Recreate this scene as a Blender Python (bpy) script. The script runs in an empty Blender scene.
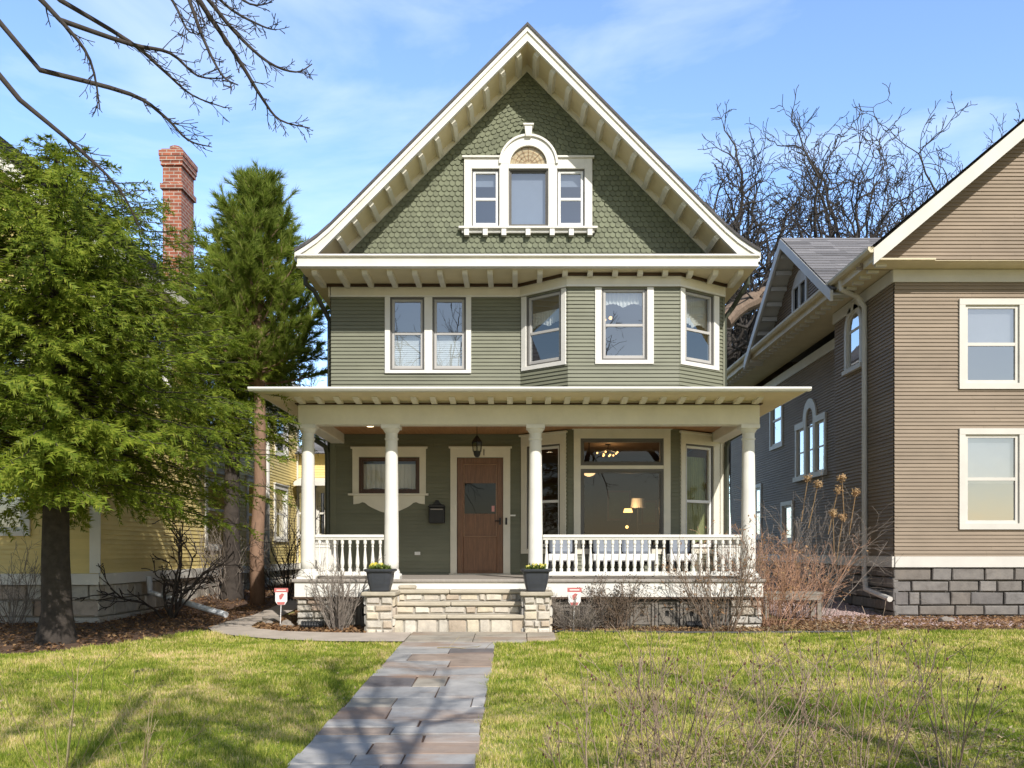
import bpy, bmesh, math, random
import numpy as np
from mathutils import Vector, Matrix

R = math.radians
C = bpy.context.scene.collection
rnd = random.Random(7)

# ------------------------------------------------------------------ measures
CAM_D, CAM_Z, FPX, VX, HY = 14.5, 1.24, 900.0, 517.0, 551.0
def pt(px, py, y):
    """photo pixel -> world point on the plane y (y = 0 is the porch front)"""
    t = y + CAM_D
    return Vector(((px - VX) * t / FPX, y, CAM_Z - (py - HY) * t / FPX))
def gz(y, x=0.0):
    """height of the ground"""
    if y < -0.6:
        return .0356 * (max(y, -20) + .6)
    if y < 2.5: return 0.0
    return min(.2, (y - 2.5) * .05)

# ------------------------------------------------------------------ materials
MATS = {}
def nodes_of(name):
    m = bpy.data.materials.new(name); m.use_nodes = True
    nt = m.node_tree; nt.nodes.clear()
    out = nt.nodes.new('ShaderNodeOutputMaterial')
    return m, nt, out
def N(nt, typ, **kw):
    n = nt.nodes.new(typ)
    for k, v in kw.items():
        if k in n.inputs: n.inputs[k].default_value = v
        else: setattr(n, k, v)
    return n
def ramp(nt, fac, stops, interp='LINEAR'):
    r = nt.nodes.new('ShaderNodeValToRGB'); r.color_ramp.interpolation = interp
    el = r.color_ramp.elements
    while len(el) < len(stops): el.new(.5)
    for e, (p, c) in zip(el, stops):
        e.position = p; e.color = (*c, 1) if len(c) == 3 else c
    nt.links.new(fac, r.inputs[0]); return r.outputs[0]
def mul(c, k): return tuple(min(1, v * k) for v in c)
def mix(nt, fac, a, b, mode='MIX'):
    n = nt.nodes.new('ShaderNodeMix'); n.data_type = 'RGBA'; n.blend_type = mode
    for i, v in ((0, fac), (6, a), (7, b)):
        if hasattr(v, 'is_output'): nt.links.new(v, n.inputs[i])
        else: n.inputs[i].default_value = v if i == 0 else ((*v, 1) if len(v) == 3 else v)
    return n.outputs[2]
def coords(nt, scale=(1, 1, 1), kind='Object'):
    tc = nt.nodes.new('ShaderNodeTexCoord'); mp = nt.nodes.new('ShaderNodeMapping')
    mp.inputs['Scale'].default_value = scale
    nt.links.new(tc.outputs[kind], mp.inputs[0]); return mp.outputs[0]
def noise(nt, vec, scale, detail=4, rough=.6):
    n = N(nt, 'ShaderNodeTexNoise', Scale=scale, Detail=detail, Roughness=rough)
    nt.links.new(vec, n.inputs['Vector']); return n.outputs['Fac']
def principled(nt, out, color, rough=.6, bump=None, bump_s=.3, bump_d=.01, metal=0, spec=.5):
    b = N(nt, 'ShaderNodeBsdfPrincipled', Roughness=rough, Metallic=metal)
    b.inputs['Specular IOR Level'].default_value = spec
    if hasattr(color, 'is_output'): nt.links.new(color, b.inputs['Base Color'])
    else: b.inputs['Base Color'].default_value = (*color, 1)
    if bump is not None:
        bp = N(nt, 'ShaderNodeBump', Strength=bump_s, Distance=bump_d)
        nt.links.new(bump, bp.inputs['Height']); nt.links.new(bp.outputs[0], b.inputs['Normal'])
    nt.links.new(b.outputs[0], out.inputs[0]); return b
def plain(name, color, rough=.6, var=.12, scale=3.0, bump=.15, metal=0, spec=.4, island=0.0, stretch=(1, 1, 1)):
    """painted or solid surface with uneven wear"""
    m, nt, out = nodes_of(name)
    v = coords(nt, stretch)
    a = noise(nt, v, scale, 6, .65)
    col = ramp(nt, a, [(.3, mul(color, 1 - var)), (.7, mul(color, 1 + var))])
    if island:
        g = nt.nodes.new('ShaderNodeNewGeometry')
        k = ramp(nt, g.outputs['Random Per Island'], [(0, (1 - island,) * 3), (1, (1 + island * .6,) * 3)])
        col = mix(nt, 1.0, col, k, 'MULTIPLY')
    f = noise(nt, v, scale * 18, 3, .6)
    principled(nt, out, col, rough, f, bump, .004, metal, spec)
    MATS[name] = m; return m
def stone(name, cols, rough=.85, scale=6, bump=.6, dist=.012):
    """cut or split stone: every block its own shade, grain over it"""
    m, nt, out = nodes_of(name)
    g = nt.nodes.new('ShaderNodeNewGeometry')
    n = len(cols)
    base = ramp(nt, g.outputs['Random Per Island'], [(i / max(1, n - 1), c) for i, c in enumerate(cols)])
    v = coords(nt)
    a = noise(nt, v, scale, 8, .7)
    col = mix(nt, 1.0, base, ramp(nt, a, [(.25, (.62, .6, .58)), (.5, (.95, .95, .95)), (.75, (1.2, 1.18, 1.14))]), 'MULTIPLY')
    b = noise(nt, v, scale * 5, 6, .7)
    principled(nt, out, col, rough, b, bump, dist, 0, .3)
    MATS[name] = m; return m
def flag(name, cols):
    m, nt, out = nodes_of(name)
    g = nt.nodes.new('ShaderNodeNewGeometry'); n = len(cols)
    base = ramp(nt, g.outputs['Random Per Island'], [(i / (n - 1), c) for i, c in enumerate(cols)])
    v = coords(nt); a = noise(nt, v, 2.6, 8, .7)
    col = mix(nt, 1.0, base, ramp(nt, a, [(.28, (.62, .61, .60)), (.5, (.96, .96, .96)), (.74, (1.22, 1.2, 1.17))]), 'MULTIPLY')
    st = noise(nt, coords(nt, (.8, 1.8, 1)), 1.1, 5, .62)
    col = mix(nt, ramp(nt, st, [(.50, (0, 0, 0)), (.68, (.75, .75, .75))]), col, (.33, .215, .145))
    b = noise(nt, v, 11, 7, .7)
    principled(nt, out, col, .8, b, .45, .008, 0, .3); MATS[name] = m
def leafy(name, c0, c1, c2, trans=.35, rough=.55, patch=1.2):
    m, nt, out = nodes_of(name)
    g = nt.nodes.new('ShaderNodeNewGeometry')
    base = ramp(nt, g.outputs['Random Per Island'], [(0, c0), (.5, c1), (1, c2)])
    v = coords(nt)
    a = noise(nt, v, patch, 3, .6)
    col = mix(nt, 1.0, base, ramp(nt, a, [(.3, (.72, .76, .7)), (.7, (1.25, 1.2, 1.05))]), 'MULTIPLY')
    b = N(nt, 'ShaderNodeBsdfPrincipled', Roughness=rough); b.inputs['Specular IOR Level'].default_value = .25
    nt.links.new(col, b.inputs['Base Color'])
    t = nt.nodes.new('ShaderNodeBsdfTranslucent'); nt.links.new(col, t.inputs[0])
    mx = nt.nodes.new('ShaderNodeMixShader'); mx.inputs[0].default_value = trans
    nt.links.new(b.outputs[0], mx.inputs[1]); nt.links.new(t.outputs[0], mx.inputs[2])
    nt.links.new(mx.outputs[0], out.inputs[0])
    MATS[name] = m; return m
def glow(name, color, strength):
    m, nt, out = nodes_of(name)
    e = N(nt, 'ShaderNodeEmission', Strength=strength); e.inputs[0].default_value = (*color, 1)
    nt.links.new(e.outputs[0], out.inputs[0]); MATS[name] = m; return m
def glassy(name, ior=.30, tint=(.82, .86, .86), wob=.02):
    m, nt, out = nodes_of(name)
    lw_ = nt.nodes.new('ShaderNodeLayerWeight'); lw_.inputs['Blend'].default_value = .5
    pw_ = N(nt, 'ShaderNodeMath', operation='POWER'); nt.links.new(lw_.outputs['Facing'], pw_.inputs[0]); pw_.inputs[1].default_value = 4
    fr = N(nt, 'ShaderNodeMath', operation='MULTIPLY_ADD'); nt.links.new(pw_.outputs[0], fr.inputs[0]); fr.inputs[1].default_value = 1 - ior; fr.inputs[2].default_value = ior
    tr = nt.nodes.new('ShaderNodeBsdfTransparent'); tr.inputs[0].default_value = (*tint, 1)
    gl = N(nt, 'ShaderNodeBsdfGlossy', Roughness=.0); gl.inputs[0].default_value = (.95, .97, 1, 1)
    v = coords(nt); f = noise(nt, v, 1.6, 2, .5)
    bp = N(nt, 'ShaderNodeBump', Strength=wob, Distance=.05)
    nt.links.new(f, bp.inputs['Height']); nt.links.new(bp.outputs[0], gl.inputs['Normal'])
    mx = nt.nodes.new('ShaderNodeMixShader')
    nt.links.new(fr.outputs[0], mx.inputs[0]); nt.links.new(tr.outputs[0], mx.inputs[1]); nt.links.new(gl.outputs[0], mx.inputs[2])
    nt.links.new(mx.outputs[0], out.inputs[0]); MATS[name] = m; return m

plain('siding_green', (.192, .198, .140), .6, .13, 1.6, .12, stretch=(.5, .5, 1.2), island=.05)
plain('scale_green', (.172, .188, .122), .75, .1, 2.5, .3, island=.16)
plain('trim', (.75, .715, .60), .5, .08, 2.2, .12)
plain('trim_white', (.78, .765, .71), .5, .08, 2.2, .12)
plain('soffit', (.74, .64, .41), .6, .08, 1.5, .15)
plain('sash_white', (.80, .80, .79), .4, .03, 4, .05)
plain('sash_grey', (.46, .45, .43), .45, .05, 4, .05)
plain('sash_dark', (.13, .125, .115), .45, .1, 4, .05)
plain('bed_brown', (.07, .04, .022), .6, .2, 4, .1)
plain('floor_grey', (.33, .30, .265), .6, .12, 5, .2, stretch=(8, .6, 1))
plain('downspout_green', (.055, .062, .045), .4, .1, 4, .05)
plain('gutter_white', (.80, .79, .75), .35, .06, 3, .05)
plain('shingle', (.10, .095, .095), .9, .25, 30, .6, island=.3)
plain('shingle_grey', (.20, .195, .20), .9, .3, 40, .6, island=.35)
plain('planter', (.045, .05, .06), .42, .12, 9, .1)
plain('soil', (.03, .02, .013), .95, .3, 20, .8)
plain('black_metal', (.02, .02, .02), .45, .2, 8, .2)
plain('cap_stone', (.42, .375, .29), .85, .22, 5, .5)
plain('tread_stone', (.47, .42, .33), .85, .2, 6, .5, stretch=(.6, 2, 2))
plain('mortar', (.40, .37, .32), .95, .2, 15, .6)
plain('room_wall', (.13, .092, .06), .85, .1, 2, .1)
plain('blind', (.78, .79, .80), .7, .04, 3, .1)
plain('shade_slate', (.30, .335, .42), .8, .05, 3, .1)
plain('blind_tan', (.72, .60, .42), .8, .3, 14, .2)
plain('curtain', (.80, .79, .76), .8, .05, 3, .2)
plain('curtain_green', (.30, .33, .17), .8, .15, 3, .2)
plain('sofa_white', (.78, .78, .78), .7, .05, 3, .1)
plain('sofa_grey', (.25, .28, .33), .85, .12, 9, .3)
plain('sign_white', (.80, .78, .76), .5, .04, 5, .05)
plain('sign_red', (.52, .15, .14), .5, .12, 9, .05)
plain('sticker_red', (.75, .35, .33), .5, .05, 5, .05)
plain('pipe_white', (.62, .65, .68), .35, .1, 3, .05)
plain('pipe_black', (.015, .016, .018), .5, .2, 6, .3)
plain('wood_grey', (.24, .215, .18), .85, .25, 4, .4, stretch=(1, 6, 6))
plain('grey_siding', (.262, .206, .15), .7, .15, 1.2, .15, stretch=(.5, .5, 1.2), island=.07)
plain('grey_trim', (.60, .58, .53), .55, .07, 2, .12)
plain('grey_soffit', (.62, .54, .37), .6, .1, 2, .12)
plain('yellow_siding', (.74, .60, .25), .65, .1, 1.5, .12, stretch=(.5, .5, 1.5), island=.06)
plain('yellow_trim', (.74, .72, .66), .55, .06, 2, .12)
plain('bark_dark', (.055, .045, .038), .9, .35, 12, .9)
plain('bark_oak', (.052, .045, .04), .9, .4, 7, .9)
plain('bark_pine', (.27, .17, .115), .9, .3, 9, .9, stretch=(1, 1, .35))
plain('twig_grey', (.24, .205, .175), .85, .3, 9, .4, island=.25)
plain('twig_brown', (.20, .145, .105), .85, .3, 9, .4, island=.3)
plain('twig_red', (.42, .245, .16), .8, .3, 6, .4, island=.35)
plain('twig_fore', (.30, .22, .165), .8, .3, 9, .4, island=.3)
plain('bud', (.12, .055, .04), .8, .3, 9, .3)
plain('lawn_soil', (.30, .28, .10), .95, .35, 3, .6)
plain('mulch', (.115, .07, .046), .95, .4, 9, 1.0)
plain('concrete', (.46, .40, .34), .9, .16, 2.5, .4)
plain('gravel_bed', (.40, .29, .26), .95, .3, 40, .9)
plain('asphalt', (.05, .05, .05), .9, .2, 20, .5)
stone('ashlar', [(.53, .49, .42), (.62, .58, .50), (.45, .37, .29), (.60, .53, .40), (.67, .64, .58), (.50, .485, .46), (.60, .53, .44)])
stone('foundation', [(.44, .42, .38), (.60, .57, .51), (.50, .45, .37), (.66, .63, .57), (.40, .28, .20)])
stone('foundation_grey', [(.16, .15, .145), (.22, .21, .20), (.19, .17, .15), (.25, .235, .22)])
flag('bluestone', [(.38, .37, .355), (.44, .425, .40), (.36, .355, .345), (.47, .45, .425)])
flag('bluestone_brown', [(.30, .235, .195), (.36, .29, .24), (.32, .25, .20)])
flag('bluestone_dark', [(.155, .14, .14), (.19, .175, .17)])
flag('bluestone_tan', [(.40, .355, .285), (.36, .33, .28)])
stone('vent_block', [(.19, .175, .15), (.21, .19, .165), (.18, .165, .14)], .9, 9, .5, .006)
stone('pebble', [(.45, .30, .27), (.55, .42, .40), (.38, .27, .25), (.60, .52, .50)], .85, 9, .4, .004)
stone('rock', [(.40, .35, .29), (.30, .27, .24)], .9, 5, .8, .02)
leafy('needles_spruce', (.11, .175, .018), (.205, .275, .026), (.34, .38, .06), .45, .6, .8)
leafy('needles_pine', (.17, .26, .035), (.26, .34, .055), (.37, .41, .11), .48, .6, .8)
leafy('petal', (.75, .62, .06), (.78, .70, .15), (.8, .75, .3), .3)
leafy('leaf_green', (.10, .16, .03), (.15, .22, .05), (.25, .30, .10), .3)
leafy('dead_leaf', (.17, .095, .055), (.28, .16, .09), (.40, .26, .15), .25, .8)
leafy('dead_bloom', (.38, .25, .15), (.50, .34, .20), (.62, .45, .28), .3, .8)
leafy('straw', (.30, .225, .13), (.42, .33, .20), (.50, .42, .29), .25, .8)
leafy('dark_leaf', (.05, .04, .035), (.08, .06, .045), (.12, .085, .06), .2, .8)
glow('lamp_warm', (1, .50, .16), 3.5)
glow('lamp_spot', (1, .78, .45), 12)
glow('lamp_soft', (1, .62, .30), 1.6)
glassy('pane')
glassy('pane_porch', .045, (.80, .80, .76), .01)
glassy('pane_dark', .03, (.25, .25, .25), .01)
glassy('pane_far', .38, (.5, .52, .55), .03)

def mat_wood(name, c0, c1, stretch, rough=.45):
    m, nt, out = nodes_of(name)
    v = coords(nt, stretch); a = noise(nt, v, 3, 8, .7)
    col = ramp(nt, a, [(.3, c0), (.7, c1)])
    principled(nt, out, col, rough, a, .1, .004); MATS[name] = m
mat_wood('door_wood', (.11, .044, .018), (.26, .12, .052), (14, 14, 1.2), .35)
mat_wood('door_wood_light', (.22, .11, .055), (.36, .20, .11), (2, 14, 14), .35)
mat_wood('ceiling_wood', (.30, .14, .055), (.50, .26, .11), (12, .8, 1), .5)
mat_wood('sash_brown', (.05, .022, .012), (.10, .045, .025), (6, 6, 2), .4)

def mat_brick():
    m, nt, out = nodes_of('brick')
    g = nt.nodes.new('ShaderNodeNewGeometry')
    tc = nt.nodes.new('ShaderNodeTexCoord')
    # pick the wall's own run (x or y) by its normal so that courses lie level on every face
    sx = nt.nodes.new('ShaderNodeSeparateXYZ'); nt.links.new(tc.outputs['Object'], sx.inputs[0])
    ad = N(nt, 'ShaderNodeMath', operation='ADD'); nt.links.new(sx.outputs[0], ad.inputs[0]); nt.links.new(sx.outputs[1], ad.inputs[1])
    cb = nt.nodes.new('ShaderNodeCombineXYZ'); nt.links.new(ad.outputs[0], cb.inputs[0]); nt.links.new(sx.outputs[2], cb.inputs[1])
    b = nt.nodes.new('ShaderNodeTexBrick'); nt.links.new(cb.outputs[0], b.inputs['Vector'])
    b.inputs['Scale'].default_value = 1; b.inputs['Brick Width'].default_value = .22; b.inputs['Row Height'].default_value = .085
    b.inputs['Mortar Size'].default_value = .010
    b.inputs['Color1'].default_value = (.40, .125, .065, 1); b.inputs['Color2'].default_value = (.25, .075, .045, 1)
    b.inputs['Mortar'].default_value = (.42, .36, .30, 1)
    a = noise(nt, tc.outputs['Object'], 5, 5, .6)
    col = mix(nt, 1.0, b.outputs['Color'], ramp(nt, a, [(.3, (.75,) * 3), (.7, (1.25,) * 3)]), 'MULTIPLY')
    principled(nt, out, col, .85, b.outputs['Fac'], .4, -.006); MATS['brick'] = m
mat_brick()

def mat_grass():
    m, nt, out = nodes_of('grass')
    g = nt.nodes.new('ShaderNodeNewGeometry'); v = coords(nt)
    a = noise(nt, v, .75, 5, .62)
    b = noise(nt, coords(nt, (.9, 1.6, 1)), 2.6, 4, .6)
    s = N(nt, 'ShaderNodeMath', operation='MULTIPLY_ADD'); nt.links.new(b, s.inputs[0]); s.inputs[1].default_value = .9; nt.links.new(a, s.inputs[2])
    s2 = N(nt, 'ShaderNodeMath', operation='MULTIPLY_ADD'); nt.links.new(g.outputs['Random Per Island'], s2.inputs[0]); s2.inputs[1].default_value = .42; nt.links.new(s.outputs[0], s2.inputs[2])
    sc = N(nt, 'ShaderNodeMath', operation='MULTIPLY_ADD'); sc.inputs[1].default_value = 1.08; sc.inputs[2].default_value = -.622
    nt.links.new(s2.outputs[0], sc.inputs[0])
    col = ramp(nt, sc.outputs[0], [(.50, (.20, .28, .035)), (.62, (.39, .46, .055)), (.74, (.62, .59, .15)), (.88, (.82, .66, .36))])
    p = N(nt, 'ShaderNodeBsdfPrincipled', Roughness=.6); p.inputs['Specular IOR Level'].default_value = .2
    nt.links.new(col, p.inputs['Base Color'])
    t = nt.nodes.new('ShaderNodeBsdfTranslucent'); nt.links.new(col, t.inputs[0])
    mx = nt.nodes.new('ShaderNodeMixShader'); mx.inputs[0].default_value = .35
    nt.links.new(p.outputs[0], mx.inputs[1]); nt.links.new(t.outputs[0], mx.inputs[2]); nt.links.new(mx.outputs[0], out.inputs[0])
    MATS['grass'] = m
mat_grass()

# ------------------------------------------------------------------ mesh helper
class Fr:
    """a wall's own frame: u along it, d out of it, z up"""
    def __init__(s, ox, oy, ux, uy, nx, ny): s.o = (ox, oy); s.u = (ux, uy); s.n = (nx, ny)
    def w(s, u, d, z): return (s.o[0] + u * s.u[0] + d * s.n[0], s.o[1] + u * s.u[1] + d * s.n[1], z)
    @staticmethod
    def between(a, b, flip=False):
        dx, dy = b[0] - a[0], b[1] - a[1]; L = math.hypot(dx, dy); ux, uy = dx / L, dy / L
        n = (uy, -ux) if not flip else (-uy, ux)
        f = Fr(a[0], a[1], ux, uy, *n); f.L = L; return f
def front(y): return Fr(0, y, 1, 0, 0, -1)

WL = {}
class MB:
    def __init__(s): s.v = []; s.f = []; s.m = []; s.cur = 0
    def add(s, vs, fs):
        b = len(s.v); s.v.extend(vs); s.f.extend([tuple(b + i for i in f) for f in fs]); s.m.extend([s.cur] * len(fs))
    BF = [(0, 3, 2, 1), (4, 5, 6, 7), (0, 1, 5, 4), (1, 2, 6, 5), (2, 3, 7, 6), (3, 0, 4, 7)]
    def box(s, x0, x1, y0, y1, z0, z1):
        s.add([(x0, y0, z0), (x1, y0, z0), (x1, y1, z0), (x0, y1, z0), (x0, y0, z1), (x1, y0, z1), (x1, y1, z1), (x0, y1, z1)], MB.BF); return s
    def fbox(s, fr, u0, u1, d0, d1, z0, z1):
        w = fr.w
        s.add([w(u0, d1, z0), w(u1, d1, z0), w(u1, d0, z0), w(u0, d0, z0), w(u0, d1, z1), w(u1, d1, z1), w(u1, d0, z1), w(u0, d0, z1)], MB.BF); return s
    def prism(s, fr, poly, d0, d1):
        n = len(poly)
        vs = [fr.w(u, d1, z) for u, z in poly] + [fr.w(u, d0, z) for u, z in poly]
        fs = [tuple(range(n)), tuple(range(2 * n - 1, n - 1, -1))] + [(i, i + n, (i + 1) % n + n, (i + 1) % n) for i in range(n)]
        s.add(vs, fs); return s
    def strip(s, fr, outer, inner, d0, d1):
        """a band between two polylines of equal length (an arch, a rake board), d0..d1 thick"""
        n = len(outer)
        for i in range(n - 1):
            q = [outer[i], outer[i + 1], inner[i + 1], inner[i]]
            vs = [fr.w(u, d1, z) for u, z in q] + [fr.w(u, d0, z) for u, z in q]
            fs = [(0, 1, 2, 3), (7, 6, 5, 4), (0, 4, 5, 1), (2, 6, 7, 3)]
            if i == 0: fs.append((3, 7, 4, 0))
            if i == n - 2: fs.append((1, 5, 6, 2))
            s.add(vs, fs)
        return s
    def slab(s, poly, z0, z1):
        n = len(poly)
        z0f = z0 if callable(z0) else (lambda x, y: z0); z1f = z1 if callable(z1) else (lambda x, y: z1)
        vs = [(x, y, z1f(x, y)) for x, y in poly] + [(x, y, z0f(x, y)) for x, y in poly]
        fs = [tuple(range(n)), tuple(range(2 * n - 1, n - 1, -1))] + [(i, i + n, (i + 1) % n + n, (i + 1) % n) for i in range(n)]
        s.add(vs, fs); return s
    def quad(s, *p): s.add([tuple(q) for q in p], [tuple(range(len(p)))]); return s
    def tube(s, pts, rads, n=6, cap=True):
        pts = [Vector(p) for p in pts]
        if not hasattr(rads, '__len__'): rads = [rads] * len(pts)
        b = len(s.v); k = len(pts)
        d = (pts[1] - pts[0]).normalized()
        ax = d.cross(Vector((0, 0, 1)) if abs(d.z) < .9 else Vector((1, 0, 0))).normalized()
        for i, p in enumerate(pts):
            if i == 0: t = pts[1] - pts[0]
            elif i == k - 1: t = pts[-1] - pts[-2]
            else: t = (pts[i + 1] - pts[i]).normalized() + (pts[i] - pts[i - 1]).normalized()
            if t.length < 1e-9: t = d.copy()
            t.normalize()
            ax = (ax - t * ax.dot(t))
            ax = ax.normalized() if ax.length > 1e-6 else t.orthogonal().normalized()
            ay = t.cross(ax)
            for j in range(n):
                a = 2 * math.pi * j / n
                q = p + (ax * math.cos(a) + ay * math.sin(a)) * rads[i]
                s.v.append((q.x, q.y, q.z))
        for i in range(k - 1):
            for j in range(n):
                s.f.append((b + i * n + j, b + i * n + (j + 1) % n, b + (i + 1) * n + (j + 1) % n, b + (i + 1) * n + j))
        s.m.extend([s.cur] * ((k - 1) * n))
        if cap:
            s.f.append(tuple(b + j for j in range(n - 1, -1, -1))); s.f.append(tuple(b + (k - 1) * n + j for j in range(n))); s.m.extend([s.cur] * 2)
        return s
    def lathe(s, c, prof, n=20, sq=0):
        b = len(s.v); k = len(prof)
        for r, z in prof:
            for j in range(n):
                a = 2 * math.pi * (j + .5) / n; x, y = math.cos(a), math.sin(a)
                if sq: q = (abs(x) ** sq + abs(y) ** sq) ** (1 / sq); x, y = x / q, y / q
                s.v.append((c[0] + r * x, c[1] + r * y, c[2] + z))
        for i in range(k - 1):
            for j in range(n):
                s.f.append((b + i * n + j, b + i * n + (j + 1) % n, b + (i + 1) * n + (j + 1) % n, b + (i + 1) * n + j))
        s.f.append(tuple(b + j for j in range(n - 1, -1, -1))); s.f.append(tuple(b + (k - 1) * n + j for j in range(n)))
        s.m.extend([s.cur] * ((k - 1) * n + 2)); return s
    def blob(s, c, r, seed=0, sz=(1, 1, 1), sub=2, rough=.25):
        bm = bmesh.new(); bmesh.ops.create_icosphere(bm, subdivisions=sub, radius=1); q = random.Random(seed)
        ph = [q.uniform(0, 6) for _ in range(6)]
        vs = []
        for v in bm.verts:
            k = 1 + rough * (math.sin(3 * v.co.x + ph[0]) * math.sin(3 * v.co.y + ph[1]) + .6 * math.sin(5 * v.co.z + ph[2]))
            vs.append((c[0] + v.co.x * r * sz[0] * k, c[1] + v.co.y * r * sz[1] * k, c[2] + v.co.z * r * sz[2] * k))
        s.add(vs, [tuple(v.index for v in f.verts) for f in bm.faces]); bm.free(); return s
    def build(s, name, mats, parent=None, smooth=False, bevel=0, recalc=True):
        me = bpy.data.meshes.new(name)
        o = bpy.data.objects.new(name, me); C.objects.link(o)
        off = (0, 0, 0)
        if parent is not None:
            o.parent = parent; off = WL[parent.name]; WL[o.name] = off
        else:
            xs = np.array(s.v); mn, mx = xs.min(0), xs.max(0)
            off = (float((mn[0] + mx[0]) / 2), float((mn[1] + mx[1]) / 2), float(mn[2])); o.location = off; WL[o.name] = off
        arr = np.array(s.v, dtype=np.float64) - np.array(off)
        me.from_pydata(arr.tolist(), [], s.f)
        for m in ([mats] if isinstance(mats, str) else mats): me.materials.append(MATS[m])
        if isinstance(mats, (list, tuple)): me.polygons.foreach_set('material_index', s.m)
        if recalc and len(s.f) < 30000:
            bm = bmesh.new(); bm.from_mesh(me); bmesh.ops.recalc_face_normals(bm, faces=bm.faces); bm.to_mesh(me); bm.free()
        if smooth: me.polygons.foreach_set('use_smooth', [True] * len(me.polygons))
        if bevel:
            b = o.modifiers.new('edge', 'BEVEL'); b.width = bevel; b.segments = 1; b.limit_method = 'ANGLE'; b.angle_limit = R(40)
        me.update(); return o

def thing(name, label, cat, loc=(0, 0, 0), group=None):
    o = bpy.data.objects.new(name, None); C.objects.link(o); o.location = loc; o.empty_display_size = .2
    WL[o.name] = tuple(loc); tag(o, label, cat, group); return o
def tag(o, label, cat, group=None):
    o['label'] = label; o['category'] = cat
    if group: o['group'] = group
    return o
def struct(o, kind='structure'): o['kind'] = kind; return o
def copy_thing(root, loc, label=None, rz=0.0):
    r = root.copy(); C.objects.link(r); r.location = loc; r.rotation_euler = (0, 0, rz); WL[r.name] = tuple(loc)
    if label: r['label'] = label
    for ch in [o for o in root.children]:
        c = ch.copy(); C.objects.link(c); c.parent = r
        for g in [o for o in ch.children]:
            d = g.copy(); C.objects.link(d); d.parent = c
    return r
def copy_part(o, dx=(0, 0, 0), parent=None):
    c = o.copy(); C.objects.link(c); c.parent = parent or o.parent
    c.location = Vector(o.location) + Vector(dx); WL[c.name] = WL[o.name]
    for g in [k for k in o.children]:
        d = g.copy(); C.objects.link(d); d.parent = c
    return c

brng = random.Random(99)
def siding(mb, fr, u0, u1, z0, z1, ops=(), c=.07, out=.02, lim=None):
    for k in range(math.floor(z0 / c + 1e-6), math.ceil(z1 / c)):
        a, b = max(k * c, z0), min((k + 1) * c, z1)
        if b - a < .003: continue
        zm = (a + b) / 2; segs = [lim(zm) if lim else (u0, u1)]
        for o0, o1, p0, p1 in ops:
            if p0 < zm < p1:
                nn = []
                for s0, s1 in segs:
                    if o1 <= s0 or o0 >= s1: nn.append((s0, s1)); continue
                    if o0 > s0: nn.append((s0, o0))
                    if o1 < s1: nn.append((o1, s1))
                segs = nn
        dB, dT = out * (1 - (a - k * c) / c) + .002, out * (1 - (b - k * c) / c) + .002
        boards = []
        for s0, s1 in segs:
            x = s0
            while s1 - x > 3.2:
                L = brng.uniform(1.4, 3.6)
                if s1 - x - L < .6: break
                boards.append((x, x + L - .0025)); x += L
            boards.append((x, s1))
        for s0, s1 in boards:
            if s1 - s0 < .005: continue
            w = fr.w
            mb.add([w(s0, -.001, a), w(s1, -.001, a), w(s1, dB, a), w(s0, dB, a), w(s1, dT, b), w(s0, dT, b)], [(0, 1, 2, 3), (3, 2, 4, 5)])
    return mb

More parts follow.
